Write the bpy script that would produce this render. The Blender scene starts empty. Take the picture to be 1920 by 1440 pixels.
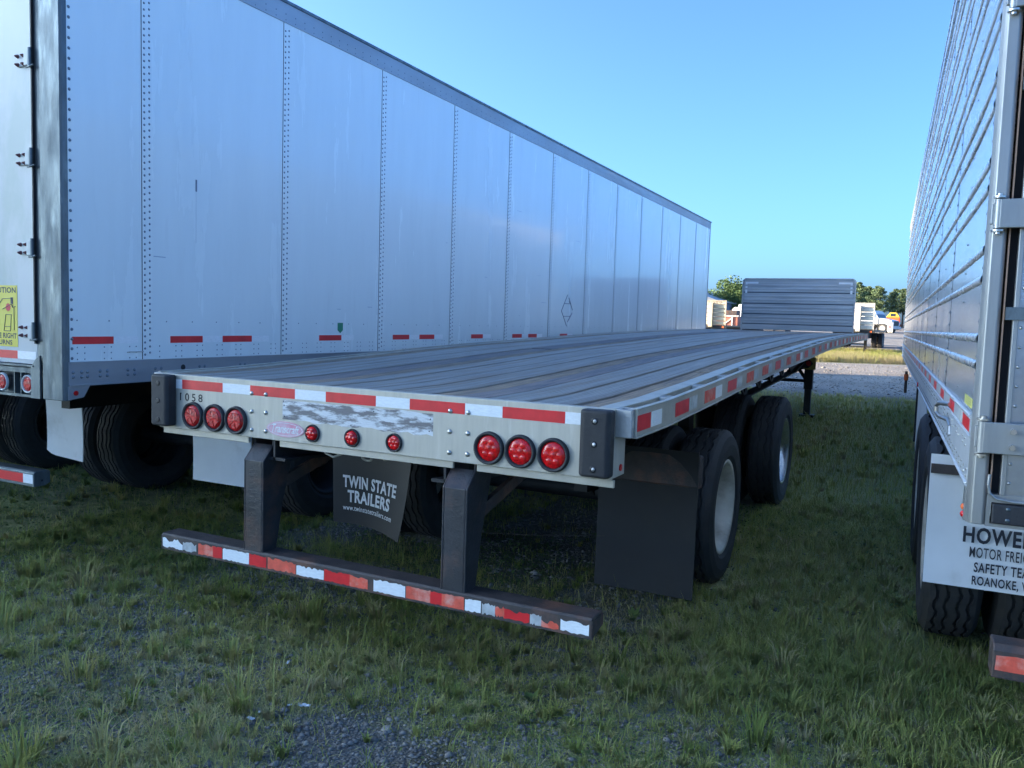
import bpy, math, random
import numpy as np
from mathutils import Vector, Matrix
R = math.radians
random.seed(7); rng = np.random.default_rng(11)
S = bpy.context.scene
C = S.collection

# ------------------------------------------------------------------ camera
CAM = (2.3941, -3.1437, 1.6746); YAW, PITCH, ROLL, FPX = 0.4610, 0.0784, 0.0310, 1552.06
def cam_axes():
    cy, sy, cp, sp = math.cos(YAW), math.sin(YAW), math.cos(PITCH), math.sin(PITCH)
    f = Vector((-sy*cp, cy*cp, -sp)); r = Vector((cy, sy, 0)); u = r.cross(f)
    cr, sr = math.cos(ROLL), math.sin(ROLL)
    return cr*r + sr*u, -sr*r + cr*u, f
r_, u_, f_ = cam_axes()
cd = bpy.data.cameras.new('camera'); cam = bpy.data.objects.new('camera', cd); C.objects.link(cam)
m = Matrix((r_, u_, -f_)).transposed().to_4x4(); m.translation = Vector(CAM); cam.matrix_world = m
cd.sensor_width = 36; cd.lens = FPX/1920*36; cd.clip_start = 0.05; cd.clip_end = 3000
S.camera = cam

# ------------------------------------------------------------------ light
SUN_EL = R(11.0); SDIR = Vector((0.95, 0.31, 0)).normalized()      # horizontal travel of the light
w = bpy.data.worlds.new('World'); S.world = w; w.use_nodes = True
nt = w.node_tree; nt.nodes.clear()
sk = nt.nodes.new('ShaderNodeTexSky'); sk.sky_type = 'NISHITA'; sk.sun_disc = False
sk.sun_elevation = SUN_EL; sk.sun_rotation = math.atan2(-SDIR.x, -SDIR.y) % (2*math.pi)
sk.air_density = 0.5; sk.dust_density = 3.0; sk.ozone_density = 3.5; sk.altitude = 0
bg = nt.nodes.new('ShaderNodeBackground'); bg.inputs['Strength'].default_value = 0.15
wo = nt.nodes.new('ShaderNodeOutputWorld')
tn = nt.nodes.new('ShaderNodeMix'); tn.data_type = 'RGBA'; tn.blend_type = 'MULTIPLY'; tn.inputs[0].default_value = 1.0
tn.inputs[7].default_value = (.63, .79, .87, 1)          # the camera's cool white balance for shade
nt.links.new(sk.outputs[0], tn.inputs[6]); nt.links.new(tn.outputs[2], bg.inputs[0]); nt.links.new(bg.outputs[0], wo.inputs[0])
sl = bpy.data.lights.new('sun', 'SUN'); sl.energy = 4.2; sl.angle = R(0.5); sl.color = (1.0, 0.80, 0.58)
so = bpy.data.objects.new('sun', sl); C.objects.link(so)
d = Vector((SDIR.x*math.cos(SUN_EL), SDIR.y*math.cos(SUN_EL), -math.sin(SUN_EL)))
so.rotation_euler = d.to_track_quat('-Z', 'Y').to_euler(); so.location = (-20, -10, 15)
S.view_settings.view_transform = 'Standard'; S.view_settings.look = 'None'
S.view_settings.exposure = 2.5; S.view_settings.gamma = 1; S.view_settings.use_curve_mapping = False
S.cycles.max_bounces = 8; S.cycles.diffuse_bounces = 5; S.cycles.glossy_bounces = 4

# ------------------------------------------------------------------ materials
MATS = {}
def mat(name, col, rough=0.5, metal=0.0, var=0.0, vscale=8.0, col2=None, bump=0.0, bscale=60.0, spec=0.5,
        coat=0.0, stretch=(1, 1, 1), lo=0.35, hi=0.65, col3=None, s3=3.0, lo3=0.55, hi3=0.7, rvar=0.0, trans=0.0, detail=6, mo=None):
    if name in MATS: return MATS[name]
    m = bpy.data.materials.new(name); m.use_nodes = True; t = m.node_tree; N, L = t.nodes, t.links
    b = N['Principled BSDF']; b.inputs['Roughness'].default_value = rough; b.inputs['Metallic'].default_value = metal
    b.inputs['Specular IOR Level'].default_value = spec; b.inputs['Coat Weight'].default_value = coat
    b.inputs['Coat Roughness'].default_value = 0.08
    if trans: b.inputs['Transmission Weight'].default_value = trans
    tc = N.new('ShaderNodeTexCoord'); mp = N.new('ShaderNodeMapping'); mp.inputs['Scale'].default_value = stretch
    L.new(tc.outputs['Object'], mp.inputs[0])
    def noise(sc, det=6):
        n = N.new('ShaderNodeTexNoise'); n.inputs['Scale'].default_value = sc; n.inputs['Detail'].default_value = det
        n.inputs['Roughness'].default_value = 0.62
        L.new(mp.outputs[0], n.inputs['Vector']); return n
    c1 = col + (1,) if len(col) == 3 else col
    if col2 is None: col2 = tuple(x*(1-var) for x in col)
    n1 = noise(vscale, detail); rp = N.new('ShaderNodeMapRange'); rp.inputs[1].default_value = lo; rp.inputs[2].default_value = hi
    L.new(n1.outputs['Fac'], rp.inputs[0])
    mx = N.new('ShaderNodeMix'); mx.data_type = 'RGBA'; mx.inputs[6].default_value = c1; mx.inputs[7].default_value = tuple(col2)+(1,)
    L.new(rp.outputs[0], mx.inputs[0]); out = mx.outputs[2]
    if col3:
        n3 = noise(s3, 8); r3 = N.new('ShaderNodeMapRange'); r3.inputs[1].default_value = lo3; r3.inputs[2].default_value = hi3
        L.new(n3.outputs['Fac'], r3.inputs[0]); m3 = N.new('ShaderNodeMix'); m3.data_type = 'RGBA'
        m3.inputs[7].default_value = tuple(col3)+(1,); L.new(out, m3.inputs[6]); L.new(r3.outputs[0], m3.inputs[0]); out = m3.outputs[2]
        if mo is not None:
            rr = N.new('ShaderNodeMapRange'); rr.inputs[3].default_value = metal; rr.inputs[4].default_value = mo
            L.new(r3.outputs[0], rr.inputs[0]); L.new(rr.outputs[0], b.inputs['Metallic'])
    L.new(out, b.inputs['Base Color'])
    if rvar:
        n2 = noise(vscale*0.7); r2 = N.new('ShaderNodeMapRange'); r2.inputs[1].default_value = .3; r2.inputs[2].default_value = .7
        r2.inputs[3].default_value = max(.02, rough-rvar); r2.inputs[4].default_value = min(1, rough+rvar)
        L.new(n2.outputs['Fac'], r2.inputs[0]); L.new(r2.outputs[0], b.inputs['Roughness'])
    if bump:
        nb = noise(bscale, 4); bp = N.new('ShaderNodeBump'); bp.inputs['Strength'].default_value = bump; bp.inputs['Distance'].default_value = 0.01
        L.new(nb.outputs['Fac'], bp.inputs['Height']); L.new(bp.outputs[0], b.inputs['Normal'])
    MATS[name] = m; return m

ALU = mat('aluminium', (.52, .48, .40), .45, .35, .18, 9, bump=.12, bscale=400, rvar=.1, col3=(.40, .35, .27), s3=2.5, lo3=.5, hi3=.85, mo=.25)
SILLM = mat('weathered_sill', (.52, .48, .40), .5, .3, .14, 5, stretch=(5, 5, .5), bump=.15, bscale=300, rvar=.1, col3=(.66, .63, .56), s3=3.5, lo3=.58, hi3=.78)
ALUD = mat('deck_aluminium', (.42, .39, .35), .5, .35, .28, 3, stretch=(16, .3, 16), bump=.1, bscale=60, rvar=.08, col3=(.30, .23, .17), s3=1.2, lo3=.48, hi3=.75)
ALUC = mat('cast_aluminium', (.55, .54, .52), .5, .8, .25, 15, bump=.2, bscale=120, rvar=.12)
WOODB = mat('weathered_wood', (.46, .33, .21), .8, 0, .5, 6, col2=(.13, .11, .10), stretch=(16, .4, 16), bump=.5, bscale=30, col3=(.34, .26, .18), s3=5)
WOODD = mat('dark_wood', (.32, .25, .21), .62, 0, .5, 5, col2=(.10, .10, .115), stretch=(16, .4, 16), bump=.35, bscale=30, col3=(.30, .22, .16), s3=4)
STEEL = mat('painted_black_steel', (.036, .037, .042), .45, 0, .4, 7, col3=(.16, .075, .045), s3=2.3, lo3=.47, hi3=.68, bump=.25, bscale=60, rvar=.15)
STEELR = mat('rusty_steel', (.07, .055, .05), .6, 0, .4, 9, col3=(.22, .09, .05), s3=3.2, lo3=.50, hi3=.74, bump=.3, bscale=80)
FRAME = mat('frame_steel', (.02, .021, .024), .6, 0, .4, 6, col3=(.06, .04, .03), s3=2, bump=.1)
GALV = mat('galvanised_steel', (.15, .18, .195), .5, .75, .35, 6, col3=(.24, .28, .29), s3=5, lo3=.55, hi3=.75, bump=.1, bscale=50, rvar=.15, stretch=(3, 3, .7))
WHITEP = mat('white_paint', (.80, .84, .82), .24, 0, .04, 3.5, bump=.05, bscale=1.0, coat=.45, rvar=.07, stretch=(1.6, 1.6, .22), col3=(.70, .72, .70), s3=6.0, lo3=.60, hi3=.9)
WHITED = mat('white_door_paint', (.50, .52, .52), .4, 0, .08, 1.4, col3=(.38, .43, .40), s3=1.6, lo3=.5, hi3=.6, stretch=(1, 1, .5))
RAILW = mat('anodised_rail', (.36, .37, .39), .42, .4, .15, 5, rvar=.1, stretch=(1, .3, 1))
SEAM = mat('sealant_dark', (.03, .03, .033), .9, spec=.02)
RIVET = mat('dull_rivet', (.22, .25, .29), .4, .6, .2, 30)
RUBBER = mat('black_rubber', (.026, .026, .029), .62, 0, .35, 6, bump=.15, bscale=90, col3=(.045, .042, .04), s3=4)
TYRE = mat('tyre_rubber', (.032, .032, .034), .7, 0, .3, 12, bump=.1, bscale=150, col3=(.045, .04, .034), s3=5, lo3=.5, hi3=.8)
FLAPB = mat('black_flap', (.014, .015, .018), .5, 0, .3, 3, rvar=.1, col3=(.035, .032, .03), s3=3, lo3=.55, hi3=.9)
FLAPW = mat('white_flap', (.80, .80, .80), .5, 0, .08, 3, col3=(.45, .43, .38), s3=4, lo3=.55, hi3=.9)
RIMW = mat('white_rim', (.66, .60, .50), .45, 0, .2, 9, col3=(.25, .20, .15), s3=5, lo3=.5, hi3=.8)
RIMD = mat('dark_rim', (.05, .05, .05), .6, .2, .3, 9)
RIMA = mat('aluminium_rim', (.62, .62, .62), .25, .9, .15, 9)
LENS = mat('red_lens', (.75, .006, .01), .28, 0, .6, 60, col2=(.28, .002, .006), spec=.5, coat=.15, bump=.35, bscale=80)
LENS2 = mat('red_lens_led', (.85, .008, .012), .14, 0, .45, 45, col2=(.38, .003, .006), spec=.5, coat=.1, bump=.2, bscale=60)
TRED = mat('tape_red', (.80, .03, .035), .35, 0, .2, 10, spec=.5)
TREDF = mat('tape_red_faded', (.85, .12, .07), .5, 0, .3, 20, col3=(.70, .36, .28), s3=12, lo3=.5, hi3=.7)
TWHT = mat('tape_white', (.86, .87, .86), .3, .0, .12, 18, stretch=(2, 2, 6))
TWHTF = mat('tape_white_faded', (.55, .57, .56), .5, 0, .3, 20, col3=(.32, .30, .26), s3=14, lo3=.52, hi3=.75)
PATCH = mat('scraped_glue', (.66, .66, .66), .6, .1, .1, 15, col2=(.20, .185, .18), stretch=(.5, 1, 2.0), lo=.46, hi=.56, bump=.5, bscale=60, detail=10)
BLK = mat('black_print', (.012, .012, .014), .5)
NAVY = mat('navy_print', (.02, .022, .035), .5, 0, .2, 40)
WPR = mat('white_print', (.80, .80, .80), .5, 0, .25, 30)
BADGE = mat('badge_pink', (.66, .25, .32), .4, 0, .3, 14, col2=(.68, .50, .54))
YEL = mat('yellow_sign', (.72, .60, .06), .45, 0, .08, 6)
RPR = mat('red_print', (.62, .03, .04), .5)
BOLT = mat('zinc_bolt', (.55, .53, .50), .3, .9, .2, 40)
RBOLT = mat('red_brown_bolt', (.16, .06, .06), .6)
POL = mat('polished_sheet', (.72, .74, .76), .24, .72, .10, 2, bump=.045, bscale=2.2, rvar=.05, stretch=(1, 1, .8))
POLR = mat('polished_rail', (.68, .69, .70), .28, .65, .15, 6, rvar=.08, bump=.03, bscale=8)
POST = mat('stainless_post', (.38, .38, .37), .42, .6, .2, 4, rvar=.1, stretch=(4, 4, .5), col3=(.40, .30, .22), s3=2.5, lo3=.6, hi3=.9)
DOORM = mat('quilted_door', (.40, .43, .47), .3, .85, .35, 4, rvar=.1, bump=.1, bscale=12)
ROPE = mat('rope', (.35, .33, .28), .9)
BEIGE = mat('aluminium_headboard_warm', (.60, .50, .36), .6, .15, .2, 3)
WHTB = mat('white_headboard', (.62, .58, .52), .6, .1, .15, 3)
HB = mat('headboard_aluminium', (.54, .54, .53), .5, .4, .25, 2.5, stretch=(.4, 1, 3), rvar=.1, col3=(.38, .40, .40), s3=1.5)
HBD = mat('headboard_joint', (.09, .11, .13), .6, .3)
TAPEG = mat('grey_tape', (.82, .83, .83), .6)
TRW = mat('truck_white', (.72, .70, .64), .35, 0, .06, 2)
GLASS = mat('dark_glass', (.03, .04, .05), .08, 0, spec=.8)
ORG = mat('orange_plastic', (.75, .14, .03), .5, 0, .2, 2)
YELP = mat('yellow_paint', (.75, .50, .05), .5)
REDBR = mat('red_brown_machine', (.40, .14, .09), .6, 0, .3, 2)
GREYS = mat('grey_siding', (.22, .26, .32), .5, .2, .12, 1)
CONC = mat('shade_block_siding', (.45, .45, .43), .6, 0, .1, .5)  # plain siding, used only on the added shade block
PAPER = mat('litter_paper', (.75, .77, .78), .6, 0, .15, 40)
FOIL = mat('crumpled_foil', (.72, .68, .62), .25, .7, .2, 20)
TEAL = mat('teal_plastic', (.05, .35, .33), .4)
BARK = mat('bark', (.10, .075, .055), .9, 0, .4, 3)

def leaf_mat(name, cols, rough=.55, tr=.25, up=0.0):
    m = bpy.data.materials.new(name); m.use_nodes = True; t = m.node_tree; N, L = t.nodes, t.links
    b = N['Principled BSDF']; b.inputs['Roughness'].default_value = rough; b.inputs['Specular IOR Level'].default_value = .3
    a = N.new('ShaderNodeAttribute'); a.attribute_name = 'tint'
    rmp = N.new('ShaderNodeValToRGB'); rmp.color_ramp.elements[0].color = cols[0]+(1,); rmp.color_ramp.elements[1].color = cols[-1]+(1,)
    for i, c in enumerate(cols[1:-1]):
        e = rmp.color_ramp.elements.new((i+1)/(len(cols)-1)); e.color = c+(1,)
    L.new(a.outputs['Fac'], rmp.inputs[0]); L.new(rmp.outputs[0], b.inputs['Base Color'])
    tl = N.new('ShaderNodeBsdfTranslucent'); L.new(rmp.outputs[0], tl.inputs[0])
    if up:      # blades and leaves shade as the rounded tuft they belong to
        g_ = N.new('ShaderNodeNewGeometry'); vm = N.new('ShaderNodeVectorMath'); vm.operation = 'SCALE'; vm.inputs['Scale'].default_value = 1-up
        va = N.new('ShaderNodeVectorMath'); va.operation = 'ADD'; va.inputs[1].default_value = (0, 0, up); vn = N.new('ShaderNodeVectorMath'); vn.operation = 'NORMALIZE'
        L.new(g_.outputs['Normal'], vm.inputs[0]); L.new(vm.outputs[0], va.inputs[0]); L.new(va.outputs[0], vn.inputs[0]); L.new(vn.outputs[0], b.inputs['Normal'])
    mx = N.new('ShaderNodeMixShader'); mx.inputs[0].default_value = tr
    L.new(b.outputs[0], mx.inputs[1]); L.new(tl.outputs[0], mx.inputs[2]); L.new(mx.outputs[0], N['Material Output'].inputs[0])
    return m
GRASSM = leaf_mat('grass_blades', [(.26, .34, .08), (.38, .43, .10), (.52, .52, .14), (.62, .55, .20), (.68, .56, .30)], tr=.3, up=.8)
COVERM = leaf_mat('ground_cover_leaves', [(.09, .14, .04), (.14, .20, .055), (.21, .25, .07), (.27, .20, .10)], tr=.2, up=.6)
PINEM = leaf_mat('pine_foliage', [(.07, .11, .07), (.11, .16, .08), (.15, .20, .09)], rough=.8, tr=.25)
DECIM = leaf_mat('broadleaf_foliage', [(.06, .10, .045), (.10, .16, .055), (.15, .21, .07)], rough=.8, tr=.2)
STONEM = leaf_mat('gravel_stones', [(.13, .12, .11), (.18, .168, .152), (.24, .222, .20), (.34, .31, .27)], rough=.85, tr=.0)

def ground_mat():
    m = bpy.data.materials.new('gravel_soil'); m.use_nodes = True; t = m.node_tree; N, L = t.nodes, t.links
    b = N['Principled BSDF']; b.inputs['Roughness'].default_value = .95; b.inputs['Specular IOR Level'].default_value = .2
    tc = N.new('ShaderNodeTexCoord')
    def noise(s, d=6):
        n = N.new('ShaderNodeTexNoise'); n.inputs['Scale'].default_value = s; n.inputs['Detail'].default_value = d
        L.new(tc.outputs['Object'], n.inputs['Vector']); return n
    def mix(a, bb, fac):
        x = N.new('ShaderNodeMix'); x.data_type = 'RGBA'
        for s, v in ((6, a), (7, bb)):
            if isinstance(v, tuple): x.inputs[s].default_value = v+(1,)
            else: L.new(v, x.inputs[s])
        L.new(fac, x.inputs[0]); return x.outputs[2]
    def rng_(src, lo, hi):
        r = N.new('ShaderNodeMapRange'); r.inputs[1].default_value = lo; r.inputs[2].default_value = hi; L.new(src, r.inputs[0]); return r.outputs[0]
    vo = N.new('ShaderNodeTexVoronoi'); vo.inputs['Scale'].default_value = 75; L.new(tc.outputs['Object'], vo.inputs['Vector'])
    c = mix((.09, .085, .08), (.22, .205, .19), vo.outputs['Color'])
    c = mix(c, (.085, .070, .052), rng_(noise(1.6).outputs['Fac'], .48, .62))
    a = N.new('ShaderNodeAttribute'); a.attribute_name = 'lane'      # bare packed gravel of the lane
    lane = mix((.20, .19, .175), (.31, .29, .26), rng_(noise(.35, 9).outputs['Fac'], .4, .62))
    lane = mix(lane, (.10, .10, .105), rng_(noise(14, 3).outputs['Fac'], .58, .7))
    c = mix(c, lane, a.outputs['Fac'])
    g = N.new('ShaderNodeAttribute'); g.attribute_name = 'turf'
    tg = mix((.24, .27, .08), (.44, .42, .17), rng_(noise(9, 9).outputs['Fac'], .35, .65))
    c = mix(c, tg, g.outputs['Fac'])
    L.new(c, b.inputs['Base Color'])
    bp = N.new('ShaderNodeBump'); bp.inputs['Strength'].default_value = .8; bp.inputs['Distance'].default_value = .012
    L.new(vo.outputs['Distance'], bp.inputs['Height']); L.new(bp.outputs[0], b.inputs['Normal'])
    return m
GROUNDM = ground_mat()

# ------------------------------------------------------------------ mesh helpers
class MB:
    def __init__(s): s.v = []; s.f = []; s.m = []; s.sm = []
    def add(s, vs, fs, mi=0, smooth=False):
        o = len(s.v); s.v += [tuple(v) for v in vs]; s.f += [tuple(i+o for i in f) for f in fs]; s.m += [mi]*len(fs); s.sm += [smooth]*len(fs); return s
    def box(s, x0, x1, y0, y1, z0, z1, mi=0):
        v = [(x0,y0,z0),(x1,y0,z0),(x1,y1,z0),(x0,y1,z0),(x0,y0,z1),(x1,y0,z1),(x1,y1,z1),(x0,y1,z1)]
        return s.add(v, [(0,3,2,1),(4,5,6,7),(0,1,5,4),(1,2,6,5),(2,3,7,6),(3,0,4,7)], mi)
    def prism(s, pts, axis, a, b, mi=0):
        """polygon pts (2-D) extruded along axis from a to b; axis 0: pts=(y,z), 1: pts=(x,z), 2: pts=(x,y)"""
        def P(p, t): return {0: (t, p[0], p[1]), 1: (p[0], t, p[1]), 2: (p[0], p[1], t)}[axis]
        n = len(pts); v = [P(p, a) for p in pts]+[P(p, b) for p in pts]
        f = [tuple(range(n))[::-1], tuple(range(n, 2*n))]+[(i, (i+1) % n, n+(i+1) % n, n+i) for i in range(n)]
        return s.add(v, f, mi)
    def cyl(s, p0, p1, r0, r1=None, n=12, mi=0, caps=True, smooth=True):
        p0, p1 = Vector(p0), Vector(p1); r1 = r0 if r1 is None else r1
        d = (p1-p0).normalized(); a = d.orthogonal().normalized(); b = d.cross(a)
        v = []
        for p, r in ((p0, r0), (p1, r1)):
            for i in range(n):
                t = 2*math.pi*i/n; v.append(p+a*(r*math.cos(t))+b*(r*math.sin(t)))
        s.add(v, [(i, (i+1) % n, n+(i+1) % n, n+i) for i in range(n)], mi, smooth)
        if caps: s.add(v[:n], [tuple(range(n))[::-1]], mi); s.add(v[n:], [tuple(range(n))], mi)
        return s
    def tube(s, pts, r, n=8, mi=0):
        for a, b in zip(pts, pts[1:]): s.cyl(a, b, r, n=n, mi=mi)
        return s
    def dome(s, c, nrm, r, h=None, n=8, mi=0, rings=2):
        c, nn = Vector(c), Vector(nrm).normalized(); h = r*.6 if h is None else h
        a = nn.orthogonal().normalized(); b = nn.cross(a); v = []
        for k in range(rings):
            ph = k/rings*math.pi/2
            for i in range(n):
                t = 2*math.pi*i/n; v.append(c+nn*(h*math.sin(ph))+(a*math.cos(t)+b*math.sin(t))*(r*math.cos(ph)))
        v.append(c+nn*h); f = []
        for k in range(rings-1): f += [(k*n+i, k*n+(i+1) % n, (k+1)*n+(i+1) % n, (k+1)*n+i) for i in range(n)]
        f += [((rings-1)*n+i, (rings-1)*n+(i+1) % n, rings*n) for i in range(n)]
        return s.add(v, f, mi, True)
    def lathe(s, prof, axis='x', n=40, mi=0, c=(0, 0, 0), mod=None, smooth=True):
        """prof: (axial, radius); closed tube round the axis"""
        v = []
        for i in range(n):
            t = 2*math.pi*i/n; ct, st = math.cos(t), math.sin(t)
            for j, (a, r) in enumerate(prof):
                if mod: a, r = mod(i, j, a, r)
                v.append({'x': (c[0]+a, c[1]+r*ct, c[2]+r*st), 'y': (c[0]+r*ct, c[1]+a, c[2]+r*st), 'z': (c[0]+r*ct, c[1]+r*st, c[2]+a)}[axis])
        k = len(prof)
        f = [(i*k+j, i*k+j+1, ((i+1) % n)*k+j+1, ((i+1) % n)*k+j) for i in range(n) for j in range(k-1)]
        return s.add(v, f, mi, smooth)
    def build(s, name, mats, parent=None, bevel=0, seg=2, **props):
        me = bpy.data.meshes.new(name); me.from_pydata(s.v, [], s.f)
        mats = mats if isinstance(mats, (list, tuple)) else [mats]
        for m in mats: me.materials.append(m)
        me.polygons.foreach_set('material_index', s.m); me.polygons.foreach_set('use_smooth', s.sm); me.update()
        o = bpy.data.objects.new(name, me); C.objects.link(o)
        if parent: o.parent = parent
        if bevel:
            b = o.modifiers.new('bevel', 'BEVEL'); b.width = bevel; b.segments = seg; b.limit_method = 'ANGLE'; b.angle_limit = R(40)
        for k, v in props.items(): o[k] = v
        return o
def empty(name, loc=(0, 0, 0), rz=0, **props):
    o = bpy.data.objects.new(name, None); C.objects.link(o); o.location = loc; o.rotation_euler = (0, 0, rz); o.empty_display_size = .2
    for k, v in props.items(): o[k] = v
    return o
def share(src, parent, loc=(0, 0, 0), rot=None, name=None, scale=None):
    o = src.copy(); C.objects.link(o); o.parent = parent; o.location = loc
    if rot is not None: o.rotation_euler = rot
    if scale is not None: o.scale = scale
    if name: o.name = name
    return o
def copy_tree(o, parent=None):
    c = o.copy(); C.objects.link(c); c.parent = parent
    for ch in list(o.children): copy_tree(ch, c)
    return c
_txt = {}
def text_geo(s, bold=0.0, space=1.0):
    k = (s, bold, space)
    if k in _txt: return _txt[k]
    cu = bpy.data.curves.new('t', 'FONT'); cu.body = s; cu.size = 1; cu.offset = bold; cu.resolution_u = 3; cu.space_character = space
    o = bpy.data.objects.new('t', cu); C.objects.link(o); bpy.context.view_layer.update()
    me = bpy.data.meshes.new_from_object(o.evaluated_get(bpy.context.evaluated_depsgraph_get()))
    v = np.array([q.co[:2] for q in me.vertices]); f = [tuple(p.vertices) for p in me.polygons]
    bpy.data.objects.remove(o); bpy.data.curves.remove(cu); bpy.data.meshes.remove(me)
    v = v-v.min(0); _txt[k] = (v, f, v.max(0)); return _txt[k]
def text(name, s, fn, w, h, m, parent, bold=0.02, space=1.05, mb=None):
    """fn maps (a in 0..w, b in 0..h) to a point"""
    v, f, mx = text_geo(s, bold, space)
    vs = [fn(p[0]/mx[0]*w, p[1]/mx[1]*h) for p in v]
    b = mb or MB(); b.add(vs, f)
    return b if mb else b.build(name, m, parent)

def gz(y): return 0.0135*max(0.0, y-2) if y < 170 else 0.0135*168
def lerp_prof(P, y):
    if y <= P[0][0]: return P[0][1]
    for (a, za), (b, zb) in zip(P, P[1:]):
        if y <= b: return za+(zb-za)*(y-a)/(b-a)
    return P[-1][1]

# ------------------------------------------------------------------ numpy noise
_perm = rng.random((256, 256))
def vnoise(x, y, s):
    x = np.asarray(x)*s+100; y = np.asarray(y)*s+100; xi = np.floor(x).astype(int); yi = np.floor(y).astype(int); fx = x-xi; fy = y-yi
    fx = fx*fx*(3-2*fx); fy = fy*fy*(3-2*fy); g = lambda a, b: _perm[a % 256, b % 256]
    return (g(xi, yi)*(1-fx)+g(xi+1, yi)*fx)*(1-fy)+(g(xi, yi+1)*(1-fx)+g(xi+1, yi+1)*fx)*fy
def fbm(x, y, s): return .55*vnoise(x, y, s)+.3*vnoise(x, y, s*2.1)+.15*vnoise(x, y, s*4.3)
def gzn(y): y = np.asarray(y, float); return .0135*np.clip(y-2, 0, 168)
def relief(x, y):
    near = np.clip(1-(np.abs(np.asarray(y))-10)/25, 0, 1)
    return (fbm(x, y, 1.1)-.5)*.035*near+(fbm(x, y, 5)-.5)*.016*near
def smooth(a, b, x): t = np.clip((x-a)/(b-a), 0, 1); return t*t*(3-2*t)
def lane_f(x, y):
    e = (fbm(x, y, .5)-.5)
    a = smooth(15.5, 18.5, y+e*4)*(1-smooth(30.2, 31.2, y-.35*x+e*1.5))
    b = smooth(44, 46, y+e*3)
    return np.clip(a+b, 0, 1)
def turf_f(x, y):
    e = (fbm(x, y, .6)-.5)*2
    near = .85*gdens(x, y)*(1-smooth(4, 7, y))*smooth(-12, -6, y)
    return np.clip(near+smooth(30.4, 32, y-.35*x)*(1-smooth(43, 46, y))+.7*smooth(4, 7, y+e)*(1-smooth(14, 17, y+e)), 0, 1)

# ------------------------------------------------------------------ ground
def gdens(x, y):
    d_ = .66+1.3*(fbm(x, y, .9)-.5)+.9*(fbm(x+9, y, 3.2)-.5)
    d_ -= 1.0*np.exp(-((x-.50)/.50)**2-((y+.68)/.36)**2)
    d_ -= .3*np.exp(-((x+2.6)/.5)**2-((y+.15)/.3)**2)
    d_ += .45*smooth(1.25, 1.7, x)*smooth(-.2, .8, y)
    d_ += .25*smooth(-1.6, -2.2, x)*smooth(-.1, .5, y)
    d_ -= .45*smooth(.6, 1.2, y)*(np.abs(x-.3) < .85)
    return np.clip(d_, 0.05, 1)
def make_ground():
    xs = np.unique(np.concatenate([np.linspace(-600, -40, 15), np.linspace(-40, -8, 40), np.linspace(-8, 6, 180), np.linspace(6, 40, 40), np.linspace(40, 600, 15)]))
    ys = np.unique(np.concatenate([np.linspace(-120, -6, 14), np.linspace(-6, 8, 180), np.linspace(8, 60, 150), np.linspace(60, 1500, 40)]))
    X, Y = np.meshgrid(xs, ys); Z = gzn(Y)+relief(X, Y)
    v = np.stack([X.ravel(), Y.ravel(), Z.ravel()], 1); nx, ny = len(xs), len(ys)
    i = np.arange(nx-1)[None, :]+np.arange(ny-1)[:, None]*nx; i = i.ravel()
    f = np.stack([i, i+1, i+1+nx, i+nx], 1)
    me = bpy.data.meshes.new('ground'); me.from_pydata(v.tolist(), [], f.tolist()); me.materials.append(GROUNDM)
    for n, fn in (('lane', lane_f), ('turf', turf_f)):
        a = me.attributes.new(n, 'FLOAT', 'POINT'); a.data.foreach_set('value', fn(v[:, 0], v[:, 1]).astype(np.float32))
    me.polygons.foreach_set('use_smooth', [True]*len(me.polygons))
    o = bpy.data.objects.new('ground', me); C.objects.link(o); o['kind'] = 'structure'
make_ground()

def poly_cloud(name, V, F, tint, m, **props):
    """V (n,k,3) points of n pieces, F (j,3) faces of one piece"""
    n, k = V.shape[:2]; F = np.asarray(F); fl = (F[None]+(np.arange(n)*k)[:, None, None]).reshape(-1, F.shape[1])
    me = bpy.data.meshes.new(name); me.vertices.add(n*k); me.vertices.foreach_set('co', V.reshape(-1).astype(np.float32))
    nf, w_ = fl.shape; me.loops.add(nf*w_); me.loops.foreach_set('vertex_index', fl.reshape(-1).astype(np.int32))
    me.polygons.add(nf); me.polygons.foreach_set('loop_start', (np.arange(nf)*w_).astype(np.int32))
    a = me.attributes.new('tint', 'FLOAT', 'POINT'); a.data.foreach_set('value', np.repeat(tint, k).astype(np.float32))
    me.materials.append(m); me.update(calc_edges=True)
    o = bpy.data.objects.new(name, me); C.objects.link(o)
    for q, v in props.items(): o[q] = v
    return o
def blades(x, y, h, wd, tint, lean=.5):
    n = len(x); az = rng.random(n)*2*math.pi; la = rng.random(n)*2*math.pi; z = gzn(y)+relief(x, y)-.005
    b = np.stack([x, y, z], 1); t = np.stack([np.cos(az), np.sin(az), np.zeros(n)], 1)*wd[:, None]*.5
    L = np.stack([np.cos(la), np.sin(la), np.zeros(n)], 1)*(h*lean*rng.random(n)**.7)[:, None]; up = np.array([0, 0, 1.])
    V = np.stack([b-t, b+t, b+L*.3-t*.75+up*h[:, None]*.55, b+L*.3+t*.75+up*h[:, None]*.55, b+L+up*h[:, None]*(.95-.25*rng.random(n)[:, None])], 1)
    return V, [(0, 1, 3), (0, 3, 2), (2, 3, 4)]

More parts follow.
